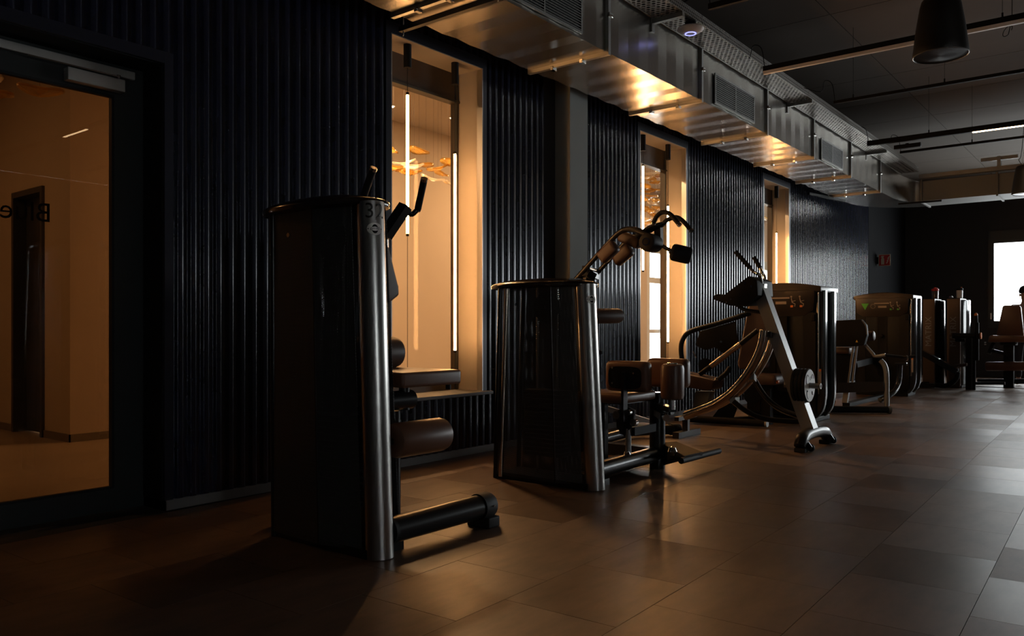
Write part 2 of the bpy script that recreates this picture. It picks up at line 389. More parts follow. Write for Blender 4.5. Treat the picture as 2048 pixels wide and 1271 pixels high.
# folded edge flashings around the openings
def flashing(m, y0, y1, z0, z1): m.box(XB, XW + .003, y0, y1, z0, z1)
part('edge_flashing', MB().box(XB, XW + .003, DOOR[1], DOOR[1] + EDGE, ZB, DOOR[2] + .07), M['flash'], wl)
part('edge_flashing', MB().box(XB, XW + .003, DOOR[0], DOOR[1] - .001, DOOR[2], DOOR[2] + .07), M['flash'], wl)
part('edge_flashing', MB().box(XB, XW + .003, DOOR[0] - EDGE, DOOR[0], ZB, DOOR[2] + .07), M['flash'], wl)
for a, b in WINS:
    part('edge_flashing', MB().box(XB, XW + .003, a - EDGE, a, WZ[0], WZ[1] + .09), M['flash'], wl)
    part('edge_flashing', MB().box(XB, XW + .003, b, b + EDGE, WZ[0], WZ[1] + .09), M['flash'], wl)
    part('edge_flashing', MB().box(XB, XW + .003, a, b, WZ[1], WZ[1] + .09), M['flash'], wl)
bb = MB()
for a, b in ((-1.5, DOOR[0]), (DOOR[1], COL[0]), (COL[1], RIB_END)): bb.box(XB, XW + .002, a, b, 0, ZB)
bb.box(XI + .1, XW + .002, DOOR[1] - .0, DOOR[1] + .01, 0, ZB)
struct('baseboard_left', bb, M['base'])
struct('trim_1', MB().box(XW - .03, XW + .155, COL[0], COL[1], 0, ZC), M['concrete'])

# far wall with its window, right wall with windows, back wall
FWIN = (-2.92, 1.6, 1.13, 3.35)
m = MB()
for x0, x1, z0, z1 in ((XW - .3, FWIN[0], 0, ZC), (FWIN[1], 2.4, 0, ZC), (9.2, XR, 0, ZC), (FWIN[0], FWIN[1], 0, FWIN[2]), (FWIN[0], FWIN[1], FWIN[3], ZC), (2.4, 9.2, 0, FWIN[2]), (2.4, 9.2, FWIN[3], ZC)):
    m.box(x0, x1, YF, YF + .3, z0 - (.05 if z0 == 0 else 0), z1)
struct('wall_far', m, M['farwall'])
def far_window(name, x0, x1, z0, z1, divs):
    g = sgroup(name, (x0, YF, z0)); fwid = .12
    fr = MB(); y0, y1 = YF - .02, YF + .1
    fr.box(x0, x0 + fwid, y0, y1, z0, z1); fr.box(x1 - fwid, x1, y0, y1, z0, z1); fr.box(x0 + fwid, x1 - fwid, y0, y1, z1 - .28, z1); fr.box(x0 + fwid, x1 - fwid, y0, y1, z0, z0 + .16)
    part('window_frame', fr, M['frame'], g)
    w_ = (x1 - x0) / divs
    for k in range(1, divs): part('mullion', MB().box(x0 + k * w_ - .05, x0 + k * w_ + .05, y0, y1, z0 + .16, z1 - .28), M['frame'], g)
    for k in range(divs):
        a = x0 + k * w_ + (fwid if k == 0 else .05); b = x0 + (k + 1) * w_ - (fwid if k == divs - 1 else .05)
        part('pane', MB().box(a, b, YF + .04, YF + .046, z0 + .16, z1 - .28), M['winglass'], g)
    part('handle', MB().box(x0 + .05, x0 + .075, y0 - .03, y0, z0 + .2, z0 + .34), M['alu'], g)
    portal(((x0 + x1) / 2, YF + .32, (z0 + z1) / 2), (-PI / 2, 0, 0), x1 - x0, z1 - z0)
far_window('window_4', *FWIN, 3); far_window('window_5', 2.4, 9.2, FWIN[2], FWIN[3], 3)
rw = struct('wall_right', solid_wall(MB(), XR, XR + .3, YB, YF + .3, 0, ZC, [(a, b, *RWZ) for a, b in RWIN]), M['farwall'], flat=True)
for k, (a, b) in enumerate(RWIN):
    g = sgroup('window_%d' % (6 + k), (XR, a, RWZ[0])); fr = MB()
    for y0, y1, z0, z1 in ((a, a + .08, *RWZ), (b - .08, b, *RWZ), (a + .08, b - .08, RWZ[0], RWZ[0] + .08), (a + .08, b - .08, RWZ[1] - .08, RWZ[1])): fr.box(XR + .02, XR + .1, y0, y1, z0, z1)
    part('window_frame', fr, M['frame'], g); part('pane', MB().box(XR + .05, XR + .056, a + .08, b - .08, RWZ[0] + .08, RWZ[1] - .08), M['winglass'], g)
    portal((XR + .32, (a + b) / 2, sum(RWZ) / 2), (PI / 2, 0, -PI / 2), b - a, RWZ[1] - RWZ[0])
struct('wall_back', MB().box(XW - .3, XR, YB - .3, YB, 0, ZC), M['farwall'])

# ------------------------------------------------------------------ the lobby behind the wall
XL, ZL = -8.25, 4.0
struct('floor_lobby', MB().box(-10.6, XI, -3.3, 27.3, -.15, -.001), M['lobbyfloor'])
struct('ceiling_lobby', MB().box(-10.6, XI, -3.3, 27.3, ZL, ZL + .2), M['lobbyceil'])
m = MB(); m.box(XL - .3, XL, 3.5, 15.0, -.05, ZL)
for x0, x1, z0 in ((-8.83, XL - .3, -.05), (-9.6, -8.83, 2.56), (-10.6, -9.6, -.05)): m.box(x0, x1, 3.5, 3.8, z0, ZL)
struct('wall_lobby', m, M['lobbywall'])
struct('wall_lobby_recess', MB().box(-10.6, -10.3, -3.3, 3.5, -.05, ZL), M['lobbywall'])
g = sgroup('door_2', (-9.2, 3.6, 0)); part('door_leaf', MB().box(-9.58, -9.22, 3.60, 3.64, .01, 2.52).box(-9.21, -8.85, 3.60, 3.64, .01, 2.52), M['lobbydark'], g)
part('door_surround', MB().box(-8.88, -8.83, 3.47, 3.66, 0, 2.56).box(-9.6, -9.55, 3.47, 3.66, 0, 2.56).box(-9.55, -8.88, 3.47, 3.66, 2.5, 2.56), M['lobbydark'], g)
m = MB(); m.box(XL, XL + .012, 3.488, 15, 0, .075); m.box(-8.83, XL + .012, 3.488, 3.5, 0, .075); m.box(-10.3, -9.6, 3.488, 3.5, 0, .075); m.box(-10.3, -10.288, -3, 3.488, 0, .075)
struct('baseboard_lobby', m, M['lobbybase'])
struct('wall_lobby_near', MB().box(-10.6, XI, -3.3, -3, -.05, ZL), M['lobbywall'])
struct('wall_lobby_end', MB().box(-10.6, XI, 27, 27.3, -.05, ZL), M['lobbywall'])
struct('wall_lobby_side', MB().box(XI - .02, XI, YF + .3, 27, 0, ZL), M['lobbywall'])
# glazed entrance front of the lobby, daylight beyond
g = sgroup('window_9', (XL, 15, 0)); Y0, Y1 = 15.0, 27.0
fr = MB(); fr.box(XL - .12, XL, Y0, Y1, 2.72, 2.95); fr.box(XL - .12, XL, Y0, Y1, 0, .06)
part('window_frame', fr, M['greyfr'], g)
part('upper_wall', MB().box(XL - .25, XL, Y0, Y1, 2.95, ZL), M['lobbywall'], g)
y = Y0
while y < Y1 - .1:
    part('mullion', MB().box(XL - .12, XL, y, y + .12, .06, 2.72), M['whitefr'], g)
    part('transom', MB().box(XL - .1, XL - .02, y + .12, y + 1.4, 1.02, 1.1).box(XL - .1, XL - .02, y + .12, y + 1.4, 2.08, 2.2), M['whitefr'], g)
    part('pane', MB().box(XL - .06, XL - .055, y + .12, y + 1.4, .06, 2.72), M['winglass'], g); y += 1.4
portal((XL - .3, (Y0 + Y1) / 2, 1.4), (PI / 2, 0, PI / 2), Y1 - Y0, 2.7)
part('entrance_door_handle', MB().tube([(XL + .05, 15.5, .9), (XL + .05, 15.5, 1.5)], .018), M['alu'], g)

def lobby_lamp(k, x, y):
    t = thing('ceiling_downlight', ['round ceiling downlight in the lobby seen through the glass door', 'round ceiling downlight in the lobby behind the nearest tall window', 'round ceiling downlight in the lobby behind the second tall window', 'round ceiling downlight in the lobby behind the farthest tall window'][k], 'ceiling light', (x, y, ZL), 'lobby downlights')
    part('rim', MB().ring([(.09, -.012), (.11, -.012), (.11, 0), (.09, 0)], (x, y, ZL), 20), M['white'], t)
    part('lamp_disc', MB().lathe([(.088, -.008), (.088, -.002)], (x, y, ZL), 20), M['lamp'], t)
    l = bpy.data.lights.new('downlight', 'AREA'); l.shape = 'DISK'; l.size = .3; l.energy = LOBBY_W * (.38 if k == 0 else 1); l.color = (1, .61, .30)
    o = bpy.data.objects.new('downlight', l); C.objects.link(o); o.parent = t; o.location = (0, 0, -.02)
for k, (x, y) in enumerate(((-8.6, 1.0), (-6.6, 6.2), (-6.6, 9.8), (-6.6, 13.6))): lobby_lamp(k, x, y)

# ------------------------------------------------------------------ glass door
XD = -4.95
g = sgroup('door_1', (XD, DOOR[1], 0))
fr = MB(); fr.box(XD - .05, XD + .02, DOOR[1] - .10, DOOR[1], 0, DOOR[2]); fr.box(XD - .05, XD + .02, DOOR[0], DOOR[0] + .1, 0, DOOR[2]); fr.box(XD - .05, XD + .02, DOOR[0] + .1, DOOR[1] - .1, DOOR[2] - .09, DOOR[2])
part('door_frame', fr, M['frame'], g)
lf = MB(); xa, xb = XD - .035, XD + .032
lf.box(xa, xb, DOOR[1] - .19, DOOR[1] - .103, .002, DOOR[2] - .094); lf.box(xa, xb, DOOR[0] + .103, DOOR[0] + .19, .002, DOOR[2] - .094)
lf.box(xa, xb, DOOR[0] + .19, DOOR[1] - .19, .002, .138); lf.box(xa, xb, DOOR[0] + .19, DOOR[1] - .19, 2.515, DOOR[2] - .094)
part('door_leaf_frame', lf, M['frame'], g)
part('gasket', MB().box(XD + .0, xb + .002, DOOR[1] - .205, DOOR[1] - .19, .138, 2.515).box(XD, xb + .002, DOOR[0] + .19, DOOR[1] - .205, .138, .152).box(XD, xb + .002, DOOR[0] + .19, DOOR[1] - .205, 2.5, 2.515), M['rubber'], g)
part('pane', MB().box(XD - .006, XD + .006, DOOR[0] + .19, DOOR[1] - .19, .138, 2.515), M['doorglass'], g)
part('reveal_lining', MB().box(XD + .02, XB, DOOR[1] - .004, DOOR[1] + .002, .06, DOOR[2]).box(XD + .02, XB, DOOR[0], DOOR[1], DOOR[2] - .004, DOOR[2] + .002), M['blackm'], g)
tm = flat_text('Blue', .155, at(52, 423, X=XD - .012), (0, -1, 0), (0, 0, 1))
part('lettering', tm, M['ltext'], g, 'dark lettering Blue seen mirrored on the glass', flat=True)
# door closer
t = thing('door_closer', 'silver door closer with slide rail at the top of the glass door', 'door closer', (xb, 2.25, 2.55))
part('slide_rail', MB().pad((XD + .036, 1.86, 2.655), .032, 1.20, .048, .004), M['alu'], t)
part('closer_body', MB().pad((xb + .04, 2.21, 2.565), .06, .33, .075, .006), M['alu'], t)
part('arm', MB().bar((xb + .055, 2.34, 2.615), (xb + .03, 1.85, 2.622), .018, .008), M['chrome'], t)
part('arm_pivot', MB().cyl((xb + .055, 2.34, 2.60), (xb + .055, 2.34, 2.625), .012), M['chrome'], t)

# ------------------------------------------------------------------ tall windows in the left wall + tubes
XG = -5.0
ORD = ['nearest', 'middle', 'farthest']
for k, (a, b) in enumerate(WINS):
    g = sgroup('window_%d' % (k + 1), (XG, a, WZ[0]))
    z0, z1 = WZ; fz1 = z1 - .27
    fr = MB(); fr.box(XG - .035, XG + .035, a, a + .045, z0, z1); fr.box(XG - .035, XG + .035, b - .035, b, z0, z1); fr.box(XG - .035, XG + .035, a + .045, b - .035, z0, z0 + .06); fr.box(XG - .035, XG + .035, a + .045, b - .035, fz1, z1)
    part('window_frame', fr, M['frame2'], g)
    part('frame_bead', MB().box(XG + .035, XG + .05, b - .05, b - .03, z0, z1).box(XG + .035, XG + .055, a, b, fz1 + .0, fz1 + .02), M['frame'], g)
    part('pane', MB().box(XG - .006, XG + .006, a + .045, b - .035, z0 + .06, fz1), M['glass'], g)
    part('jamb_lining', MB().box(XG + .035, XW - .06, b - .006, b + .001, z0, z1), M['jamb'], g)
    part('jamb_lining', MB().box(XG + .035, XW - .06, a - .001, a + .006, z0, z1), M['jamb'], g)
    part('corner_trim', MB().box(XW - .06, XW + .004, b - .008, b + .001, z0, z1), M['trim'], g)
    part('corner_trim', MB().box(XW - .06, XW + .004, a - .001, a + .008, z0, z1), M['trim'], g)
    part('head_lining', MB().box(XG + .035, XW - .001, a + .01, b - .01, z1 - .006, z1 + .001), M['jamb'], g)
    part('sill_board', MB().pad(((XG + .03 + XW + .085) / 2, (a + b) / 2, z0 - .012), (XW + .085) - (XG + .03), b - a + .1, .028, .004), M['sill'], g)
def tube_light(label, x, y, ztop, zbot, zend=None):
    z1 = WZ[1] - .006; t = thing('pendant_tube_light', label, 'pendant light', (x, y, z1), 'warm tube lights in the tall windows')
    part('canopy', MB().cyl((x, y, z1 - .19), (x, y, z1), .033), M['blackm'], t)
    part('cable', MB().tube([(x, y, z1 - .19), (x, y, ztop + .02)], .0025, 6), M['blackm'], t)
    part('cap', MB().cyl((x, y, ztop), (x, y, ztop + .022), .0125, 12), M['blackm'], t)
    part('tube', MB().cyl((x, y, zbot), (x, y, ztop), .0115, 12), M['tube'], t)
    part('cap', MB().cyl((x, y, zbot - .02), (x, y, zbot), .0125, 12), M['blackm'], t)
    if zend: part('cable', MB().tube([(x, y, zend), (x, y, zbot - .02)], .0022, 6), M['blackm'], t)
XT = -4.76
for lab, px, yt, yb, ze in (('short glowing tube hanging in the nearest tall window, left one', 815, 190, 467, .58), ('long glowing tube hanging in the nearest tall window, right one', 910, 308, 700, .58),
                        ('glowing tube hanging in the second tall window, left one', 1286, 332, 540, None), ('glowing tube hanging in the second tall window, right one', 1336, 412, 683, .58),
                        ('glowing tube hanging in the farthest tall window, half behind a gym machine', 1553, 466, 640, None), ):
    p = at(px, yt, X=XT); q = at(px, yb, X=XT); tube_light(lab, p.x, p.y, p.z, q.z, ze)

# ------------------------------------------------------------------ glass petal chandelier in the lobby
def petal_mesh(name, mt, seed, L):
    rnd = random.Random(seed); m = MB(); n = 16; rings = []
    for s_, z in ((1.0, .0), (.93, .012), (.6, .002), (.25, -.012)):
        ring = []
        for k in range(n):
            a = 2 * PI * k / n; r = 1 + .10 * math.sin(2 * a + seed) + .06 * math.sin(3 * a + 2 * seed)
            ring.append((L * .5 * s_ * r * math.cos(a), L * .30 * s_ * r * math.sin(a), z + .05 * L * s_ * s_ * math.cos(a) ** 2 + .008 * math.sin(2 * a + seed)))
        rings.append(ring)
    vs = [v for r in rings for v in r]
    vs += [(x, y, z - .012) for x, y, z in vs]; R = len(rings) * n
    fs = []
    for o in (0, R):
        fs += [(o + i * n + k, o + i * n + (k + 1) % n, o + (i + 1) * n + (k + 1) % n, o + (i + 1) * n + k) for i in range(3) for k in range(n)]; fs.append(tuple(o + 3 * n + k for k in range(n)))
    fs += [(k, (k + 1) % n, R + (k + 1) % n, R + k) for k in range(n)]
    m.add(vs, fs); return mesh_of(name, m, mt, ang=80)
PET = [petal_mesh('petal', M['amber'], 1, .28), petal_mesh('petal', M['amber'], 4, .24), petal_mesh('petal', M['clearp'], 2, .27), petal_mesh('petal', M['amber'], 7, .22)]
anch = mesh_of('wire_anchor', MB().cyl((0, 0, -.07), (0, 0, 0), .016, 8), M['blackm']); wire = mesh_of('wire', MB().tube([(0, 0, 0), (0, 0, 1)], .0012, 4), M['blackm'])
def chandelier(label, pts, loc):
    t = thing('glass_petal_chandelier', label, 'chandelier', loc, 'glass petal chandeliers in the lobby'); rnd = random.Random(len(pts))
    part('ceiling_plate', MB().box(loc[0] - .2, loc[0] + .2, loc[1] - .2, loc[1] + .2, ZL - .012, ZL), M['lobbyceil'], t)
    for p, kd in pts:
        o = link('petal', PET[kd], p, t); o.rotation_euler = (rnd.uniform(-.25, .25), rnd.uniform(-.3, .3), rnd.uniform(.6, 1.8))
        w_ = link('wire', wire, p, t); w_.scale = (1, 1, ZL - p.z); link('wire_anchor', anch, (p.x, p.y, ZL), t)
pts = [(at(x, y, X=X_), kd) for x, y, X_, kd in ((838, 302, -6.9, 0), (808, 325, -6.6, 2), (828, 333, -6.7, 2), (787, 335, -6.8, 3), (852, 330, -6.9, 1), (876, 336, -6.6, 0), (897, 324, -6.5, 1), (883, 347, -6.7, 3), (867, 357, -6.4, 2), (905, 366, -6.5, 2), (808, 342, -6.9, 1), (824, 345, -6.7, 3), (783, 300, -6.9, 3))]
chandelier('amber and clear glass petals hanging behind the nearest tall window', pts, (-6.8, 7.0, ZL))
rnd = random.Random(5)
pts = [(at(x, y, X=X_), kd) for x, y, X_, kd in ((1288, 326, -5.9, 0), (1306, 345, -6.2, 2), (1318, 352, -6, 3), (1300, 357, -6.3, 1), (1290, 372, -5.9, 1), (1310, 378, -6.1, 0), (1302, 392, -6.2, 1), (1287, 398, -5.9, 3), (1305, 405, -6.1, 2), (1315, 416, -6.3, 1), (1293, 418, -6, 0), (1308, 430, -6.1, 1), (1290, 438, -6.2, 2), (1300, 445, -5.9, 0), (1316, 442, -6.2, 2), (1312, 365, -6, 1), (1296, 382, -6.2, 0), (1318, 400, -5.9, 0), (1286, 415, -6.2, 1), (1302, 422, -5.8, 3), (1290, 355, -6.1, 2), (1533, 438, -6.2, 0))]
chandelier('dense cluster of amber glass petals hanging behind the second tall window', pts, (-6.1, 11.2, ZL))
pts = [(at(x, y, X=X_), kd) for x, y, X_, kd in ((80, 181, -6.3, 0), (-4, 188, -6.5, 1), (-40, 150, -6.2, 2))]
chandelier('amber glass petals hanging in the lobby behind the glass door', pts, (-5.9, 2.6, ZL))
for k, (x, y) in enumerate(((905, 237), (783, 214), (1303, 313))):
    p = at(x, y, Z=ZL - .02); t = thing('ceiling_spot', ['small bright ceiling spot by the right edge of the nearest tall window', 'small bright ceiling spot by the left edge of the nearest tall window', 'small bright ceiling spot above the petals in the second tall window'][k], 'ceiling light', (p.x, p.y, ZL), 'small lobby spots')
    part('ring', MB().ring([(.03, -.012), (.05, -.012), (.05, 0), (.03, 0)], (p.x, p.y, ZL), 16), M['white'], t)
    part('bulb', MB().lathe([(.03, -.02), (.03, -.002)], (p.x, p.y, ZL), 16), M['lamp'], t)

# ------------------------------------------------------------------ air duct along the left wall
DX0, DX1, DZ0, DZ1 = -4.38, -3.59, 3.436, 3.955
duct = thing('air_duct', 'long rectangular galvanised air duct under the ceiling along the ribbed wall', 'air duct', (DX0, 2.4, DZ0))
def sweep_duct(secs):
    m = MB(); vs = []
    for (l, r, z0, z1) in secs: vs += [(l[0], l[1], z0), (r[0], r[1], z0), (r[0], r[1], z1), (l[0], l[1], z1)]
    n = len(secs); fs = [(4 * i + k, 4 * i + (k + 1) % 4, 4 * i + 4 + (k + 1) % 4, 4 * i + 4 + k) for i in range(n - 1) for k in range(4)] + [(3, 2, 1, 0), tuple(4 * (n - 1) + k for k in range(4))]
    return m.add(vs, fs)
DY = [-1.0, .72, 2.44, 4.15, 5.83, 7.63, 9.42, 11.12, 12.85, 14.56]
for a, b in zip(DY, DY[1:]):
    secs = []; nb = 10
    for k in range(nb + 1):
        y = a + .004 + (b - a - .008) * k / nb; e = 0 if k in (0, nb) else (.0055 if k % 2 else -.002) + random.uniform(-.0015, .0015)
        secs.append(((DX0 - e, y), (DX1 + e, y), DZ0 - e, DZ1))
    part('duct_section', sweep_duct(secs), M['galv'], duct, flat=True)
def clamp(p, s): part('flange_clamp', MB().pad(p, *s, .003, seg=1), M['chrome'], duct)
for y in DY[2:]:
    fl_ = MB(); fl_.box(DX0 - .03, DX1 + .03, y - .018, y + .018, DZ0 - .032, DZ0); fl_.box(DX1, DX1 + .03, y - .018, y + .018, DZ0, DZ1 + .03); fl_.box(DX0 - .03, DX0, y - .018, y + .018, DZ0, DZ1 + .03)
    part('flange', fl_, M['galvrough'], duct)
    for x in (DX0 + .24, DX0 + .55): clamp((x, y, DZ0 - .034), (.035, .06, .035))
    clamp((DX1 + .034, y, DZ0 + .3), (.03, .06, .035))
part('hanger_rail', MB().box(DX0 - .1, DX1 + .1, 4.28, 4.32, DZ0 - .075, DZ0 - .035), M['black'], duct)
part('hanger_rod', MB().cyl((DX0 - .07, 4.30, DZ0 - .11), (DX0 - .07, 4.30, ZC), .005, 8), M['galvrough'], duct)
part('hanger_rod', MB().cyl((DX1 + .07, 4.30, DZ0 - .08), (DX1 + .07, 4.30, ZC), .005, 8), M['galvrough'], duct)
for a, b, z0, z1 in ((4.42, 5.41, 3.485, 3.755), (7.97, 9.01, 3.485, 3.765), (11.46, 12.42, 3.475, 3.735)):
    x = DX1 + .009; gr = part('grille', MB().box(x, x + .014, a, b, z0 - .02, z0).box(x, x + .014, a, b, z1, z1 + .02).box(x, x + .014, a - .02, a, z0 - .02, z1 + .02).box(x, x + .014, b, b + .02, z0 - .02, z1 + .02).box(x, x + .013, (a + b) / 2 - .008, (a + b) / 2 + .008, z0, z1), M['galvrough'], duct)
    part('grille_back', MB().box(x + .0005, x + .0035, a, b, z0, z1), M['blackm'], gr)
    ns = 13; sm = None
    for k in range(ns):
        z = z0 + (k + .5) * (z1 - z0) / ns
        if sm is None: sm = mesh_of('slat', MB().bar((0, a - (a + b) / 2, 0), (0, b - (a + b) / 2, 0), .010, .006), M['galvrough'])
        link('slat', sm, (x + .008, (a + b) / 2, z), gr)
# elbow and the run along the far wall
secs = []
for k in range(11):
    t_ = k / 10; an = t_ * PI / 2; cx, cy = -3.28, 15.55
    ri, ro = .31, 1.10
    z1 = DZ1 - .16 * t_
    if k == 0: secs.append(((DX0, 14.57), (DX1, 14.57), DZ0, DZ1))
    secs.append(((cx - ro * math.cos(an), cy + ro * math.sin(an) * 1.27), (cx - ri * math.cos(an), cy + ri * math.sin(an) * 2.1), DZ0, z1))
part('duct_elbow', sweep_duct(secs), M['galv'], duct, ang=30)
y0, y1, z1 = 16.20, 16.95, DZ1 - .16; x = -3.27
while x < 6:
    part('duct_section', MB().box(x + .004, x + 1.2, y0, y1, DZ0, z1), M['galvdull'], duct)
    part('flange', MB().box(x - .015, x + .015, y0 - .03, y0, DZ0 - .03, z1 + .03).box(x - .015, x + .015, y0, y1, DZ0 - .03, DZ0), M['galvdull'], duct); x += 1.2
part('hanger_rail', MB().bar((-3.6, 15.95, DZ0 - .05), (-2.9, 16.0, DZ0 - .05), .04, .03), M['mdark'], duct)
part('hanger_rail', MB().bar((-4.55, 13.9, DZ0 - .03), (-4.25, 14.9, DZ0 - .06), .04, .04), M['mdark'], duct)

# ------------------------------------------------------------------ cable tray with brackets
TX0, TX1, TZ = -3.555, -3.275, 3.945
tray = thing('cable_tray', 'perforated steel cable tray running beside the air duct', 'cable tray', (TX0, 2.0, TZ))
y = 1.0
while y < 16.0:
    b = min(y + 3.0, 16.05)
    part('tray_base', MB().box(TX0, TX1, y + .003, b - .003, TZ, TZ + .002), M['traym'], tray, flat=True)
    part('tray_side', MB().box(TX1, TX1 + .002, y + .003, b - .003, TZ, TZ + .075), M['trays'], tray, flat=True)
    part('tray_side', MB().box(TX0 - .002, TX0, y + .003, b - .003, TZ, TZ + .075), M['trays'], tray, flat=True)
    part('tray_lip', MB().box(TX1 - .012, TX1 + .004, y + .003, b - .003, TZ + .074, TZ + .08).box(TX1 - .004, TX1 + .004, y + .003, b - .003, TZ - .004, TZ + .004).box(TX0 - .004, TX0 + .004, y + .003, b - .003, TZ - .004, TZ + .004), M['galvrough'], tray)
    y = b
for y in (3.3, 6.62, 10.15, 13.75):
    part('bracket_arm', MB().box(TX0 - .02, TX1 + .0, y - .02, y + .02, TZ - .045, TZ - .003), M['galvrough'], tray)
    part('bracket_plate', MB().box(TX0 - .034, TX0 - .02, y - .025, y + .025, TZ - .12, TZ + .12), M['galvrough'], tray)
for k in range(3):
    xx = TX0 + .06 + .07 * k
    part('cable', MB().tube([(xx + random.uniform(-.02, .02), 1 + 1.5 * j, TZ + .018) for j in range(11)], .011, 6, sub=3), M['rubber'], tray)
part('tray_base', MB().box(TX1, 6, 16.02, 16.17, TZ - .12, TZ - .118), M['galvrough'], tray)
part('tray_side', MB().box(TX1, 6, 16.018, 16.02, TZ - .12, TZ - .05), M['galvrough'], tray)
part('bracket_plate', MB().box(-2.05, -2.0, 16.0, 16.17, TZ - .05, TZ + .12).box(-2.3, -1.75, 16.05, 16.1, TZ + .06, TZ + .12), M['galvrough'], tray)

p = at(1381, 62, Z=3.86); t = thing('access_point', 'white round wireless access point with a blue glowing ring under the cable tray', 'access point', (p.x, p.y, TZ - .05))
q = Vector((p.x, p.y, TZ))
part('dish', MB().lathe([(.005, -.112), (.045, -.111), (.085, -.1), (.118, -.078), (.124, -.068), (.118, -.058), (.06, -.05), (.005, -.05)], q, 40), M['white'], t, ang=60)
part('status_ring', MB().ring([(.043, -.1125), (.0435, -.1145), (.051, -.1135), (.0515, -.110), (.047, -.109)], q, 40), M['blue'], t)
part('mount', MB().lathe([(.05, -.052), (.05, -.004)], q, 20), M['blackm'], t)

# ------------------------------------------------------------------ linear track lights
def track(label, p, xe, lit=(), wd=.035, ht=.05, diff=False, drops=()):
    x0, y, z = p.x, p.y, p.z
    t = thing('track_light', label, 'track light', (x0, y, z), 'linear lights hung under the ceiling')
    part('profile', MB().box(x0, xe, y - wd / 2, y + wd / 2, z, z + ht), M['blackm'], t)
    if diff: part('diffuser', MB().box(x0 + .002, xe, y - wd / 2 + .002, y + wd / 2 - .002, z - .032, z), M['white'], t)
    for a, b in lit: part('led_strip', MB().box(a, b, y - wd / 2 + .004, y + wd / 2 - .004, z - .008, z), M['led'], t)
    part('feed_cable', MB().tube([(x0 + .01, y, z + ht), (x0 - .03, y + .02, z + .25), (x0 - .12, y + .03, z + .3), (x0 - .16, y + .03, z + .18), (TX1 - .04, y + .03, TZ + .09)], .004, 6, sub=4), M['blackm'], t)
    for x in drops: part('suspension_wire', MB().tube([(x, y, z + ht), (x, y, ZC)], .002, 5), M['blackm'], t); part('wire_clip', MB().cyl((x, y, z + ht), (x, y, z + ht + .04), .008, 8), M['blackm'], t)
track('pale linear light behind the large hanging loudspeaker', at(1527, 143, Z=3.75), 5.0, diff=True, drops=(-1.0, .8, 3))
track('thin black linear light just beyond the large hanging loudspeaker', at(1668, 208, Z=3.75), 5.0, wd=.03, ht=.035, drops=(-2.7, -1.75, .5))
t3 = at(1735, 292, Z=3.75); le = at(1946, 265, Z=3.75)
track('thick black linear light with a glowing end at the right', t3, 5.0, lit=((le.x, 1.0),), wd=.05, ht=.07, drops=(-2.4, 0, 2))
track('farthest thin black linear light over the gym machines', at(1800, 307, Z=3.75), 5.0, wd=.03, ht=.035, drops=(-2.0, .5))
track('short stub of black linear light above the white access point', at(1418, 20, Z=3.9), 5.0, wd=.04, ht=.05, drops=(-1.0,))
track('linear light seen only as a short slanted reflection in the door glass', Vector((-2.7, 4.9, 3.75)), 6.0, lit=((1.15, 1.85), (4.35, 4.75)), drops=(-1, 2))
p = at(1815, 294, Z=3.70); part_t = thing('track_driver_box', 'small dark box hanging under the thick linear light', 'driver box', p)
part('box', MB().pad((p.x, p.y, 3.715), .35, .06, .055, .004), M['mdark'], part_t); part('clip', MB().box(p.x - .02, p.x + .02, p.y - .03, p.y + .03, 3.742, 3.752), M['blackm'], part_t)

# ------------------------------------------------------------------ hanging loudspeakers
def speaker(label, c, zb):
    t = thing('pendant_speaker', label, 'loudspeaker', (c.x, c.y, zb), 'hanging loudspeakers')
    part('shell', MB().lathe([(.160, .012), (.172, .003), (.176, .004), (.178, .015), (.172, .06), (.155, .2), (.132, .34), (.120, .385), (.105, .402), (.05, .405), (.004, .405)], (c.x, c.y, zb), 44), M['speaker'], t, ang=50)
    part('grille_face', MB().lathe([(.168, .011), (.168, .006), (.1, .001), (.004, -.001)], (c.x, c.y, zb), 44), M['grillc'], t, ang=60)
    part('rim', MB().ring([(.1715, .002), (.1735, -.001), (.1765, .001), (.1765, .005)], (c.x, c.y, zb), 44), M['silver'], t)
    for dx in (-.05, .05): part('suspension_wire', MB().tube([(c.x + dx, c.y, zb + .40), (c.x + dx * .3, c.y, zb + .7), (c.x, c.y, ZC)], .003, 6), M['galvrough'], t)
    part('speaker_cable', MB().tube([(c.x - .03, c.y, zb + .40), (c.x - .09, c.y + .02, zb + .5), (c.x - .05, c.y, zb + .62), (c.x + .02, c.y, ZC)], .004, 6, sub=4), M['rubber'], t)
speaker('large black pendant loudspeaker hanging at the top right', at(1881, 112, Z=3.0), 3.0)
speaker('distant black pendant loudspeaker cut by the right picture edge', at(2052, 388, Z=3.0), 3.0)
p = at(2015, 62, Y=8.4); tag(solo('cable_loop', MB().tube([p + Vector((.03 * math.cos(a) + .02 * math.sin(a), 0, .045 * math.sin(a))) for a in [2 * PI * k / 16 for k in range(15)]] + [p + Vector((.035, 0, .1)), p + Vector((.035, 0, ZC - p.z))], .0035, 6), M['blackm'], p), 'thin black cable loop dangling beside the large loudspeaker', 'cable')

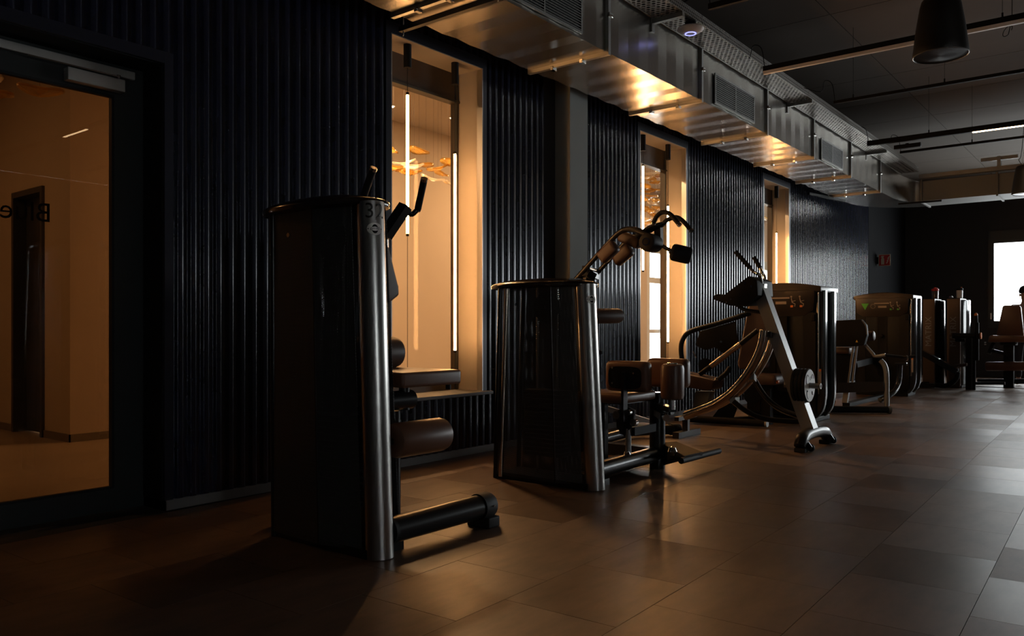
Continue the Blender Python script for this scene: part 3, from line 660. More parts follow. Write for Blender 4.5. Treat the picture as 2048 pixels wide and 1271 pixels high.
# fire extinguisher sign standing out from the end of the wall
a = at(1757, 509, X=XW + .03); y = a.y; x0 = XW; 
b = at(1781, 531, Y=y); zt, zb = a.z, b.z; x1 = b.x; xm = at(1757, 509, Y=y).x
t = thing('fire_extinguisher_sign', 'red fire extinguisher sign with white border sticking out near the far corner', 'sign', (x0, y, zb))
part('board', MB().box(xm, x1, y, y + .004, zb, zt), M['signwhite'], t)
part('red_field', MB().box(xm + .012, x1 - .012, y - .0015, y, zb + .012, zt - .012), M['redsign'], t)
part('fixing_tab', MB().box(x0, xm, y, y + .004, zb + .05, zt - .05), M['blackm'], t)
xe = xm + .085; sg = MB(); Z0 = zb + .035
sg.add([(xe - .032, y - .003, Z0), (xe + .032, y - .003, Z0), (xe + .032, y - .003, Z0 + .12), (xe + .015, y - .003, Z0 + .145), (xe + .03, y - .003, Z0 + .185), (xe - .02, y - .003, Z0 + .185), (xe - .04, y - .003, Z0 + .16), (xe - .015, y - .003, Z0 + .145), (xe - .032, y - .003, Z0 + .12)], [tuple(range(9))])
part('extinguisher_pictogram', sg, M['signwhite'], t, flat=True)
fl2 = MB()
for k in range(3): xf = x1 - .075 + k * .014; zf = Z0 + .02 + k * .05; fl2.add([(xf - .02, y - .003, zf), (xf + .01, y - .003, zf), (xf + .035, y - .003, zf + .06), (xf + .01, y - .003, zf + .045)], [(0, 1, 2, 3)])
part('flame_pictogram', fl2, M['signwhite'], t, flat=True)

# ------------------------------------------------------------------ weight-stack towers of the two near machines
def lean(p0, p1, z): k = (z - p0[2]) / (p1[2] - p0[2]); return Vector(p0) * (1 - k) + Vector(p1) * k
def cyl_oval(m, p0, p1, r, ang, z, hw, hh, n=28):
    c = lean(p0, p1, z); vs = [c + Vector((math.cos(ang), math.sin(ang), 0)) * r]
    ring = []
    for k in range(n):
        a = 2 * PI * k / n; dz = hh * math.sin(a); th = ang + hw * math.cos(a) / r; cc = lean(p0, p1, z + dz)
        ring.append(cc + Vector((math.cos(th) * r, math.sin(th) * r, dz * 0)))
    inner = [lean(p0, p1, z + hh * .5 * math.sin(2 * PI * k / n)) + Vector((math.cos(ang + hw * .5 * math.cos(2 * PI * k / n) / r) * r, math.sin(ang + hw * .5 * math.cos(2 * PI * k / n) / r) * r, 0)) for k in range(n)]
    vs += inner + ring
    fs = [(0, 1 + k, 1 + (k + 1) % n) for k in range(n)] + [(1 + k, 1 + n + k, 1 + n + (k + 1) % n, 1 + (k + 1) % n) for k in range(n)]
    m.add(vs, fs)
def cyl_text(body, size, p0, p1, r, ang, z):
    v, f = text_geo(body, size); m = MB(); out = []
    for p in v:
        cc = lean(p0, p1, z + p.y); th = ang + p.x / r; out.append(cc + Vector((math.cos(th) * r, math.sin(th) * r, 0)))
    return m.add(out, f)
def tower(t, zt, L0, L1, R0, R1, yf, yb, mid0, mid1, badge, number=None, leftpost=False):
    zs = zt - .055
    part('base_plate', MB().box(L0 + .02, R0 - .02, yf + .03, yb - .02, .0, .045), M['black'], t)
    def panel(name, a0, b0, a1, b1):
        a0, b0, a1, b1 = [Vector(p) for p in (a0, b0, a1, b1)]; nrm = (b0 - a0).cross(a1 - a0).normalized() * .003
        part(name, MB().add([a0, b0, b1, a1, a0 + nrm, b0 + nrm, b1 + nrm, a1 + nrm], [(0, 1, 2, 3), (7, 6, 5, 4), (0, 4, 5, 1), (1, 5, 6, 2), (2, 6, 7, 3), (3, 7, 4, 0)]), M['mesh'], t, flat=True)
    z0 = .03; re0, re1 = R0 - .075, R1 - .075
    panel('mesh_panel', (L0 + .03, yf + .02, z0), (mid0, yf, z0), (L1 + .03, yf + .03, zs), (mid1, yf + .01, zs))
    panel('mesh_panel', (mid0, yf, z0), (re0, yf + .055, z0), (mid1, yf + .01, zs), (re1, yf + .065, zs))
    panel('rear_mesh_panel', (L0 + .03, yb, z0), (R0 - .07, yb, z0), (L1 + .03, yb - .01, zs), (R1 - .07, yb - .01, zs))
    part('corner_fold', MB().bar((mid0, yf - .001, z0), (mid1, yf + .009, zs), .008, .006, (0, 1, 0)), M['black'], t)
    # posts
    P0, P1 = (R0, yf + .10, 0), (R1, yf + .12, zs + .01)
    part('steel_post', MB().tube([P0, P1], .068, 40), M['steel'], t, 'brushed steel post')
    part('rear_post', MB().tube([(R0 - .17, yb - .03, 0), (R1 - .17, yb - .04, zs)], .04, 24), M['black'], t)
    for y in (yf + .03, yb - .03): part('left_post', MB().tube([(L0 + .015, y, 0), (L1 + .015, y, zs)], .017, 14), M['black'], t)
    if leftpost: part('left_steel_strip', MB().tube([(L0 + .085, yf + .008, .02), (L1 + .085, yf + .018, zs)], .017, 18), M['bronze'], t)
    else: part('side_sheet', MB().prism([(L0 + .005, yf + .03, .03), (L0 + .005, yb - .03, .03), (L1 + .005, yb - .03, zs), (L1 + .005, yf + .03, zs)], (.004, 0, 0)), M['blackm'], t)
    # lid
    cx, cy = (L1 + R1) / 2 - .03, (yf + yb) / 2; A, B = (R1 - L1) / 2 + .115, (yb - yf) / 2 + .055; m = MB(); n = 56; vs = []
    for s_, z in ((.94, zt - .06), (.985, zt - .056), (1.0, zt - .043), (.985, zt - .028), (.93, zt - .017), (.7, zt + .002), (.35, zt + .012), (.02, zt + .014)):
        for k in range(n):
            a = 2 * PI * k / n; c_, s2 = math.cos(a), math.sin(a); e = 1.0 if c_ > 0 else .95
            vs.append((cx + s_ * (A - (.045 if c_ > 0 else 0)) * math.copysign(abs(c_) ** e, c_), cy + s_ * B * math.copysign(abs(s2) ** .8, s2), z))
    fs = [(i * n + k, i * n + (k + 1) % n, (i + 1) * n + (k + 1) % n, (i + 1) * n + k) for i in range(7) for k in range(n)] + [tuple(range(n))[::-1], tuple(7 * n + k for k in range(n))]
    part('top_cover', m.add(vs, fs), M['lid'], t, ang=50)
    # stack, rods, pulley seen through the mesh
    wx0, wx1 = (L0 + R0) / 2 - .19, (L0 + R0) / 2 + .13; wy = (yf + yb) / 2; wm = None
    for k in range(15):
        z = .2 + k * .032
        if wm is None: wm = mesh_of('weight_plate', MB().pad((0, 0, 0), wx1 - wx0, .14, .028, .004, seg=1), M['mdark'])
        link('weight_plate', wm, ((wx0 + wx1) / 2, wy, z), t)
    for x in (wx0 + .07, wx1 - .07): part('guide_rod', MB().cyl((x, wy, .05), (x, wy, zs), .011, 12), M['chrome'], t)
    part('pulley', MB().lathe([(.10, -.012), (.115, -.012), (.105, 0), (.115, .012), (.10, .012)], ((wx0 + wx1) / 2, wy, zs - .14), 28, 'Y'), M['mdark'], t)
    part('pulley_bolt', MB().cyl(((wx0 + wx1) / 2, wy - .03, zs - .14), ((wx0 + wx1) / 2, wy + .03, zs - .14), .012, 10), M['chrome'], t)
    part('belt', MB().bar(((wx0 + wx1) / 2 + .1, wy, .68), ((wx0 + wx1) / 2 + .1, wy, zs - .14), .03, .004, (0, 1, 0)), M['rubber'], t)
    part('panel_bolt', MB().cyl((L1 + .17, yf + .024, zs - .12), (L1 + .17, yf + .014, zs - .12), .012, 12), M['chrome'], t)
    # badge on the post
    aB, zB = badge; bm_ = MB(); cyl_oval(bm_, P0, P1, .0705, aB, zB, .040, .030); bo = part('badge', bm_, M['badge'], t, 'oval metal badge on the post', ang=70)
    em = MB(); cyl_oval(em, P0, P1, .0711, aB, zB, .016, .022); part('emblem', em, M['blackm'], bo, ang=70)
    em = MB(); cyl_oval(em, P0, P1, .0715, aB, zB, .021, .010); part('emblem_band', em, M['badge'], bo, ang=70)
    part('badge_lettering', cyl_text('gym80', .0185, P0, P1, .0719, aB, zB + .002), M['ltext'], bo, flat=True)
    for dx in (-.033, .033):
        em = MB(); cyl_oval(em, P0, P1, .0713, aB + dx / .07, zB, .003, .003, 8); part('badge_rivet', em, M['ltext'], bo)
    if number: part('number', cyl_text(number, .105, P0, P1, .0700, aB + .02, zB + .085), M['ltext'], t, 'black number 32 on the steel post', flat=True)

# machine with number 32
t1 = thing('strength_machine', 'tall machine numbered 32 with perforated black tower, brown seat and roller', 'gym machine', (-3.3, 2.9, 0))
view = lambda x, y: math.atan2(-y, -x)
tower(t1, 1.765, -3.675, -3.69, -2.915, -3.005, 2.56, 2.86, -3.25, -3.315, (view(-3.0, 2.68) + .28, 1.585), '32')
X1 = -3.0
part('floor_tube', MB().tube([(-2.93, 2.74, .112), (-2.93, 3.42, .112)], .066, 28), M['black'], t1)
part('weld_collar', MB().tube([(-2.93, 2.725, .112), (-2.93, 2.745, .112)], .069, 28), M['rubber'], t1)
cap = part('end_cap', MB().tube([(-2.93, 3.40, .112), (-2.93, 3.485, .112), (-2.93, 3.50, .112)], [.073, .073, .066], 28).pad((-2.93, 3.45, .03), .16, .10, .06, .01), M['rubber'], t1)
part('cap_screw', MB().cyl((-2.855, 3.455, .12), (-2.852, 3.455, .12), .006, 8), M['chrome'], cap)
part('seat', MB().pad((-3.24, 3.11, .838), .50, .45, .08, .018), M['leather'], t1)
part('seat_bracket', MB().cyl((-3.2, 2.7, .715), (-3.2, 3.15, .715), .052, 20), M['black'], t1)
part('seat_carriage', MB().cyl((-3.2, 2.72, .60), (-3.2, 3.05, .60), .03, 16), M['black'], t1)
part('seat_foot', MB().cyl((-3.04, 3.28, .77), (-3.04, 3.28, .805), .015, 10), M['blackm'], t1)
part('seat_support', MB().tube([(-3.2, 3.02, .0), (-3.2, 3.02, .66)], .038, 16), M['black'], t1)
part('seat_post', MB().tube([(-3.2, 3.1, .66), (-3.2, 3.1, .805)], .03, 14), M['black'], t1)
ym, zb_, zt_ = 3.11, 1.25, 1.62
bp = [(0, ym - .19, zb_ + .03), (0, ym - .12, zb_), (0, ym + .12, zb_), (0, ym + .20, zb_ + .05), (0, ym + .195, zb_ + .10), (0, ym + .12, zt_ - .05), (0, ym + .07, zt_), (0, ym - .07, zt_), (0, ym - .12, zt_ - .05), (0, ym - .195, zb_ + .1)]
part('back_pad', MB().shape([(-3.55, y, z) for _, y, z in bp], (.10, 0, 0), .022, 3), M['leather2'], t1)
part('lumbar_pad', MB().cyl((-3.47, 2.93, .965), (-3.47, 3.30, .965), .092, 24, bev=.04), M['leather2'], t1)
part('back_frame', MB().tube([(-3.62, 3.33, .25), (-3.62, 3.33, 1.70)], .034, 18), M['steel'], t1)
part('back_frame', MB().tube([(-3.62, 2.95, .25), (-3.62, 2.95, 1.70)], .034, 18), M['steel'], t1)
part('back_crossbar', MB().bar((-3.6, 2.95, 1.42), (-3.6, 3.33, 1.42), .05, .06), M['black'], t1); part('back_crossbar', MB().bar((-3.6, 2.95, .965), (-3.6, 3.33, .965), .05, .06), M['black'], t1)
part('base_beam', MB().bar((-3.62, 2.86, .27), (-3.62, 3.4, .27), .07, .07).bar((-3.62, 3.1, .24), (-3.2, 3.02, .06), .06, .06).bar((-3.62, 3.36, 0), (-3.62, 3.36, .3), .06, .06, (1, 0, 0)), M['black'], t1)
for s_, yy in ((1, 3.33), (-1, 2.95)):
    dx = 0; a = Vector((-3.60, yy, 1.66)); e = Vector((-3.53, yy + .10 * (1 if s_ > 0 else .35), 1.845)); h0 = e + Vector((.0, .055, -.045)); h1 = e + Vector((.02, .085, -.01)); h2 = Vector((-3.40, yy + (.125 if s_ > 0 else .1), 1.985))
    ar = part('press_arm', MB().bar(a, e, .07, .055, (0, 1, 0)), M['black'], t1)
    part('elbow', MB().tube([e + Vector((0, .02, -.03)), h0, h1], .016, 14, sub=4), M['black'], ar)
    gp = part('hand_grip', MB().tube([h1, h2], .021, 18), M['rubber'], t1); d = (h2 - h1).normalized()
    part('grip_end', MB().tube([h2, h2 + d * .018], .0215, 18), M['chrome'], gp); part('grip_ring', MB().tube([h1 - d * .012, h1], .019, 18), M['chrome'], gp)
rl = part('leg_roller', MB().cyl((-2.95, 2.77, .545), (-2.95, 3.145, .545), .088, 32, bev=.035), M['leather'], t1)
part('roller_axle', MB().cyl((-2.95, 2.66, .545), (-2.95, 3.165, .545), .018, 14), M['black'], rl); part('roller_cap', MB().cyl((-2.95, 3.145, .545), (-2.95, 3.185, .545), .024, 18), M['chrome'], rl)
part('roller_arm', MB().bar((-2.95, 2.83, .545), (-3.15, 2.83, .74), .05, .04, (0, 1, 0)), M['black'], t1)
part('rear_guard', MB().shape([(-3.98, 2.95, .70), (-4.02, 2.95, .84), (-3.96, 2.95, 1.0), (-3.84, 2.95, 1.03), (-3.74, 2.95, .9), (-3.78, 2.95, .7)], (0, .06, 0), .015), M['black'], t1)
part('rear_guard_arm', MB().bar((-3.86, 2.98, .86), (-3.62, 2.98, .86), .05, .05), M['black'], t1)
part('rear_foot', MB().pad((-3.80, 2.83, .06), .10, .28, .12, .03), M['rubber'], t1); part('rear_foot_bar', MB().bar((-3.80, 2.83, .10), (-3.6, 2.83, .04), .06, .05), M['black'], t1)

# adductor machine
t2 = thing('strength_machine', 'shorter machine with perforated tower and brown thigh pads, second from the door', 'gym machine', (-3.3, 5.0, 0))
tower(t2, 1.455, -3.83, -3.78, -2.985, -3.075, 4.60, 4.94, -3.25, -3.30, (view(-3.02, 4.7) + .55, 1.305), None, True)
part('floor_tube', MB().tube([(-3.04, 4.78, .115), (-3.07, 5.72, .115)], .058, 26), M['black'], t2)
part('column', MB().tube([(-3.07, 5.75, 0), (-3.07, 5.75, .60)], .062, 26), M['black'], t2)
part('seat', MB().pad((-3.25, 5.42, .585), .42, .52, .075, .03), M['leather'], t2)
part('seat_plate', MB().box(-3.4, -3.1, 5.25, 5.75, .535, .55), M['black'], t2)
part('seat_mast', MB().bar((-3.3, 5.3, .02), (-3.3, 5.3, .54), .07, .05), M['black'], t2)
part('linkage_plate', MB().shape([(-3.06, 5.24, .53), (-2.99, 5.24, .50), (-3.0, 5.24, .40), (-3.07, 5.24, .30), (-3.14, 5.24, .36), (-3.15, 5.24, .48)], (0, .03, 0), .005), M['black'], t2)
for x, z, r, k in ((-3.02, .485, .022, 'chrome'), (-2.975, .415, .028, 'chrome'), (-3.12, .46, .03, 'steel')):
    kb = part('adjust_knob', MB().cyl((x, 5.235, z), (x, 5.20, z), r, 18), M[k], t2); part('knob_stem', MB().cyl((x, 5.25, z), (x, 5.235, z), r * .5, 12), M['chrome'], kb)
part('linkage_rod', MB().cyl((-3.05, 5.26, .06), (-3.05, 5.26, .36), .022, 14), M['silver'], t2)
part('linkage_block', MB().box(-3.13, -3.0, 5.27, 5.6, .31, .37), M['blackm'], t2)
part('lower_ball', MB().lathe([(.002, -.028), (.02, -.02), (.028, 0), (.02, .02), (.002, .028)], (-3.05, 5.24, .17), 18), M['chrome'], t2)
part('lower_platform', MB().shape([(-3.4, 4.95, .06), (-3.03, 4.95, .06), (-3.03, 5.7, .06), (-3.4, 5.7, .06)], (0, 0, .02), .006), M['blackm'], t2)
def thigh_pad(x0, x1, y, z0, z1, backplate):
    pd = part('thigh_pad', MB().pad(((x0 + x1) / 2, y + .055, (z0 + z1) / 2), x1 - x0, .11, z1 - z0, .048), M['leather'], t2)
    if backplate:
        bw, bh, zc_ = (x1 - x0) * .38, (z1 - z0) * .36, (z0 + z1) / 2 - .008
        part('back_plate', MB().prism([((x0 + x1) / 2 + math.copysign(abs(math.cos(a)) ** .45, math.cos(a)) * bw, y + .004, zc_ + math.copysign(abs(math.sin(a)) ** .45, math.sin(a)) * bh) for a in [2 * PI * (k + .5) / 32 for k in range(32)]], (0, -.013, 0)), M['blackm'], pd)
        for fx, fz in ((.22, .78), (.22, .28), (.72, .62)): part('plate_screw', MB().cyl((x0 + (x1 - x0) * fx, y - .009, z0 + (z1 - z0) * fz), (x0 + (x1 - x0) * fx, y - .014, z0 + (z1 - z0) * fz), .008, 10), M['chrome'], pd)
    part('pad_bracket', MB().bar(((x0 + x1) / 2, y + (-.006 if backplate else .1), z1 - .08), ((x0 + x1) / 2, y + (-.006 if backplate else .1), .42), .06, .02, (1, 0, 0)), M['black'], pd)
thigh_pad(-3.225, -2.865, 5.2, .635, .865, True); thigh_pad(-3.17, -2.82, 5.74, .64, .87, False)
pr = part('knee_roller', MB().cyl((-2.80, 5.48, .575), (-2.80, 5.48, .84), .087, 30, bev=.035), M['leather'], t2)
part('roller_disc', MB().cyl((-2.80, 5.48, .84), (-2.80, 5.48, .85), .04, 20), M['chrome'], pr); part('roller_axle', MB().cyl((-2.80, 5.48, .50), (-2.80, 5.48, .58), .02, 14), M['chrome'], pr)
part('roller_arm', MB().bar((-2.80, 5.48, .50), (-3.07, 5.72, .50), .06, .04), M['black'], t2)
kb = part('side_knob', MB().cyl((-2.83, 5.42, .445), (-2.80, 5.38, .445), .026, 18), M['chrome'], t2); part('knob_stem', MB().cyl((-2.86, 5.46, .445), (-2.83, 5.42, .445), .014, 12), M['black'], kb); part('knob_block', MB().bar((-2.86, 5.46, .445), (-3.05, 5.7, .445), .05, .05), M['black'], t2)
fa, fb = at(1362, 921, Z=.105), at(1438, 901, Z=.105)
part('foot_plate', MB().prism([(-3.05, 5.76, .20), (-2.98, 5.9, .20), at(1405, 903, Z=.14), fa + Vector((0, .06, .03)), (-3.0, 5.72, .06)], (0, 0, -.03)), M['black'], t2)
part('foot_bar', MB().tube([fa, fb], .024, 16), M['rubber'], t2)
q = at(1344, 902, Z=.16); part('foot_knob', MB().lathe([(.002, -.04), (.028, -.03), (.04, 0), (.028, .03), (.002, .04)], q, 20), M['chrome'], t2)

# overhead lever machine between the adductor machine and the column
t3_ = thing('strength_machine', 'machine with overhead lever arms, small brown pads and black rollers behind the shorter tower', 'gym machine', (-3.95, 6.1, 0))
A_ = lambda x, y, Y=6.05: at(x, y, Y=Y)
part('mast', MB().bar((-4.0, 6.12, 0), (-4.0, 6.12, 1.60), .10, .10, (0, 1, 0)), M['black'], t3_)
part('base_beam', MB().bar((-4.2, 6.12, .05), (-3.3, 6.12, .05), .1, .1), M['black'], t3_)
f0, f1 = at(1262, 862, Z=.07), at(1345, 858, Z=.07)
part('base_tube', MB().tube([(-4.0, 6.12, .07), f0, f1], .05, 18), M['black'], t3_); part('base_cap', MB().tube([f1 - Vector((.02, .01, 0)), f1 + Vector((.02, .1, 0))], [.062, .05], 18), M['rubber'], t3_)
part('side_arm', MB().bar((-4.0, 6.12, .45), at(1395, 880 - 10, Z=.2) * 0 + Vector((-3.5, 6.5, .25)), .05, .05), M['silver'], t3_)
part('lever_rail', MB().tube([A_(1150, 560), A_(1195, 510), A_(1232, 470), A_(1250, 459), A_(1270, 459), A_(1288, 466), A_(1302, 474)], .016, 12, sub=4, flat=1.5), M['black'], t3_)
part('lever_rail', MB().tube([A_(1182, 560, 6.3), A_(1222, 515, 6.3), A_(1258, 478, 6.3), A_(1280, 468, 6.3)], .015, 12, sub=4, flat=1.5), M['black'], t3_)
part('pivot_plate', MB().bar(A_(1170, 541), A_(1192, 549, 6.3), .06, .09), M['black'], t3_); part('pivot_pin', MB().cyl(A_(1178, 537), A_(1196, 543, 6.3), .012), M['chrome'], t3_)
part('pivot_block', MB().bar((-4.0, 6.12, 1.55), A_(1176, 545, 6.15), .22, .08), M['black'], t3_)
def arm_pad(x0, y0, x1, y1, Y, wd, th):
    a, b = A_(x0, y0, Y), A_(x1, y1, Y); d = (b - a); L = d.length; d.normalize(); up = Vector((0, 1, 0)); n_ = d.cross(up)
    part('arm_pad', MB().pad((a + b) / 2, L, wd, th, .035, d, up, n_), M['leather2'], t3_)
arm_pad(1201, 518, 1232, 489, 6.05, .085, .12); arm_pad(1230, 523, 1262, 496, 6.28, .085, .12); arm_pad(1240, 471, 1281, 488, 6.2, .09, .10)
part('yoke', MB().tube([A_(1278, 474, 6.1), A_(1300, 458, 6.1), A_(1326, 448, 6.15)], [.045, .05, .035], 14, sub=3, flat=.6), M['black'], t3_)
part('yoke_drop', MB().bar(A_(1317, 452, 6.15), A_(1318, 486, 6.15), .06, .05, (0, 1, 0)), M['leather2'], t3_)
def handle(pts, Y):
    q_ = [A_(x, y, Y) for x, y in pts]; h = part('handle', MB().tube(q_, .019, 14, sub=5), M['rubber'], t3_); d = (q_[-1] - q_[-2]).normalized()
    part('handle_end', MB().tube([q_[-1], q_[-1] + d * .022], .0195, 16), M['chrome'], h); d = (q_[1] - q_[0]).normalized(); part('handle_ring', MB().tube([q_[0], q_[0] + d * .012], .022, 16), M['chrome'], h)
handle([(1306, 448), (1314, 432), (1326, 424), (1340, 428), (1357, 447)], 6.05); handle([(1325, 450), (1334, 440), (1352, 434), (1366, 442), (1381, 459)], 6.3)
c0, c1 = A_(1292, 483, 5.98), A_(1312, 488, 6.16); r1 = part('roller', MB().cyl(c0, c1, .078, 30, bev=.03), M['rubber'], t3_); dd = (c1 - c0).normalized()
part('roller_ring', MB().lathe([(.02, 0), (.034, -.004), (.036, .003), (.02, .004)], (0, 0, 0), 4) if False else MB().tube([c0 - dd * .004, c0 + dd * .004], .034, 20), M['chrome'], r1); part('roller_hub', MB().tube([c0 - dd * .006, c0], .024, 20), M['blackm'], r1)
c0, c1 = A_(1343, 503, 6.2), A_(1382, 512, 6.3); r2 = part('roller', MB().cyl(c0, c1, .073, 30, bev=.03), M['rubber'], t3_); part('roller_hub', MB().tube([c0 - (c1 - c0) * .12, c0], .02, 16), M['chrome'], r2)
part('roller_bar', MB().tube([A_(1312, 484, 6.15), A_(1348, 505, 6.2)], .016, 12), M['bronze'], t3_)
q0, q1 = at(1165, 632, X=-3.85), at(1240, 631, X=-3.75)
part('head_roll', MB().cyl(q0, q1, .068, 26, bev=.04), M['leather2'], t3_); part('head_roll_bracket', MB().bar((-4.0, 6.12, 1.2), (q0 + q1) / 2 * .4 + q0 * .6, .05, .05), M['black'], t3_)
part('small_pin', MB().cyl(at(1194, 702, X=-3.8), at(1201, 705, X=-3.75), .02, 12), M['black'], t3_)
part('pin_arm', MB().bar((-4.0, 6.12, .9), at(1194, 702, X=-3.8), .03, .03), M['black'], t3_)

# ------------------------------------------------------------------ ab crunch glider with curved rails
t4 = thing('ab_glider', 'ab trainer with two curved polished rails and a slanted silver post', 'gym machine', (-2.9, 7.6, 0))
G = lambda x, y, Y=7.62: at(x, y, Y=Y)
part('front_foot', MB().tube([(-2.45, 7.24, .055), (-2.45, 7.30, .11), (-2.46, 7.45, .135), (-2.46, 7.62, .14), (-2.46, 7.80, .135), (-2.45, 7.95, .11), (-2.45, 8.01, .055)], [.05, .058, .056, .054, .056, .058, .05], 18, sub=3), M['black'], t4)
for y in (7.30, 7.95):
    part('foot_bracket', MB().shape([(-2.42, y, .13), (-2.36, y, .05), (-2.37, y, .03), (-2.45, y, .03), (-2.47, y, .12)], (0, .02, 0), .004), M['black'], t4)
    wv = part('foot_wheel', MB().lathe([(.012, -.013), (.032, -.013), (.036, 0), (.032, .013), (.012, .013)], (-2.385, y + .045, .037), 22, 'Y'), M['rubber'], t4)
    part('wheel_bolt', MB().cyl((-2.385, y + .02, .037), (-2.385, y + .065, .037), .008, 8), M['chrome'], wv)
    part('rubber_foot', MB().pad((-2.45, y + (-.02 if y < 7.6 else .02), .02), .10, .09, .04, .01), M['rubber'], t4)
pb, pt_ = Vector((-2.475, 7.62, .15)), G(1519, 575)
part('main_post', MB().bar(pb, pt_, .13, .11, (1, 0, .3)), M['silver'], t4, 'slanted silver post')
part('post_head', MB().shape([pt_ + Vector((.02, -.04, -.06)), pt_ + Vector((.02, .04, -.06)), pt_ + Vector((.03, .045, .04)), pt_ + Vector((.03, -.045, .04))], (.035, 0, 0), .015), M['alu'], t4)
for Y_, pts, gk in ((7.45, [(1527, 562), (1520, 551), (1508, 544), (1500, 535), (1471, 503)], 3), (7.8, [(1530, 562), (1529, 553), (1524, 545), (1520, 535), (1508, 514)], 3)):
    q_ = [G(x, y, Y_) for x, y in pts]; q_[0] = pt_ + Vector((.04, (Y_ - 7.62) * .2, .03))
    h = part('handle_tube', MB().tube(q_[:4], .014, 12, sub=4), M['chrome'], t4); part('hand_grip', MB().tube(q_[3:], .021, 16), M['rubber'], h)
poly = [(1425, 598), (1428, 589), (1436, 587), (1445, 591), (1497, 551), (1514, 560), (1516, 590), (1503, 601), (1486, 609), (1459, 611)]
ep = part('elbow_pad', MB().shape([G(x, y, 7.42) for x, y in poly], (0, .40, 0), .015), M['blackm'], t4)
for x, y in ((1452, 605), (1490, 566), (1503, 572), (1462, 598)):
    c = G(x, y, 7.415); part('pad_bolt', MB().cyl(c, c + Vector((0, -.006, 0)), .009, 10), M['chrome'], ep)
part('pad_support', MB().tube([G(1474, 609), G(1490, 619), G(1527, 625)], .018, 12, sub=4), M['black'], t4)
RAIL = [(1529, 660), (1524, 690), (1511, 722), (1491, 754), (1463, 785), (1430, 808), (1396, 822), (1370, 832)]
for Y_, dx, dy in ((7.46, 0, 0), (7.80, 14, 15)):
    part('curved_rail', MB().tube([G(x + dx * (1 - k / 8), y + dy * (1 - k / 7) - (0 if Y_ < 7.6 else 3), Y_) for k, (x, y) in enumerate(RAIL)], .042, 24, sub=5), M['bronze'], t4, 'curved polished rail')
part('rail_crossbar', MB().bar(G(1503, 752, 7.46), G(1508, 758, 7.8), .05, .06), M['steel'], t4); part('rail_crossbar', MB().bar(G(1465, 800, 7.46), G(1474, 800, 7.8), .05, .06), M['steel'], t4)
part('rail_top_plate', MB().bar(G(1534, 668, 7.44), G(1545, 676, 7.82), .07, .05), M['black'], t4)
part('lower_brace', MB().tube([G(1508, 757, 7.80), G(1528, 790, 7.78), G(1556, 815, 7.74), G(1592, 830, 7.68), G(1612, 834, 7.66)], .026, 14, sub=4), M['black'], t4)
part('lower_brace', MB().tube([G(1467, 802, 7.46), G(1490, 820, 7.48), G(1525, 836, 7.52), G(1575, 842, 7.56), G(1606, 842, 7.6)], .026, 14, sub=4), M['black'], t4)
e0 = G(1372, 832, 7.63); part('rear_stand', MB().bar((e0.x, 7.4, .03), (e0.x, 7.9, .03), .07, .06), M['black'], t4)
part('rear_upright', MB().bar((e0.x, 7.63, .05), e0, .06, .05, (0, 1, 0)).bar((e0.x, 7.42, e0.z - .01), (e0.x, 7.84, e0.z), .05, .04), M['black'], t4)
# weight horn and plates
HX = .05; hz = .575; hx = -2.66; hy = 7.62
part('weight_horn', MB().cyl((-2.72, hy, hz), (-2.44 + HX, hy, hz), .026, 18), M['silver'], t4)
part('horn_end', MB().ring([(.018, 0), (.027, 0), (.027, .008), (.018, .008)], (-2.44 + HX, hy, hz), 20, 'X'), M['steel'], t4)
pl = MB().ring([(.0275, -.012), (.06, -.014), (.13, -.013), (.152, -.015), (.158, -.010), (.158, .010), (.152, .015), (.13, .013), (.06, .014), (.0275, .012)], (0, 0, 0), 44, 'X')
ORDP = ['black weight plate innermost on the horn of the ab trainer', 'black weight plate second on the horn of the ab trainer', 'black weight plate third on the horn of the ab trainer']
for k in range(3):
    tag(link('weight_plate', mesh_of('weight_plate', pl, M['rubber']), (-2.652 + HX + .034 * k, hy, hz)), ORDP[k], 'weight plate', 'plates on the ab trainer')
wp = tag(link('weight_plate', mesh_of('weight_plate', pl, M['rubber']), (-2.652 + HX + .034 * 3, hy, hz)), 'weight plate with a white face outermost on the horn of the ab trainer', 'weight plate', 'plates on the ab trainer')
part('white_face', MB().ring([(.030, .0145), (.030, .017), (.150, .017), (.150, .0155)], WL[wp.name], 44, 'X'), M['whiteplate'], wp)
sc = MB(); c_ = WL[wp.name] + Vector((.018, 0, 0))
for a in (0.6, 2.2, 3.7, 5.2):
    arc = [c_ + Vector((0, math.cos(a + s_ * .25) * .105 + .02 * math.cos(s_ * 2.5), math.sin(a + s_ * .25) * .105 + .03 * math.sin(s_ * 2.5))) for s_ in [k / 6 * 2 for k in range(7)]]
    sc.tube(arc, .003, 6, flat=.4)
part('face_pattern', sc, M['ltext'], wp)
tv, tf = text_geo('10', .05); part('face_lettering', MB().add([c_ + Vector((.001, p_.x, p_.y + .065)) for p_ in tv], tf), M['ltext'], wp, flat=True)

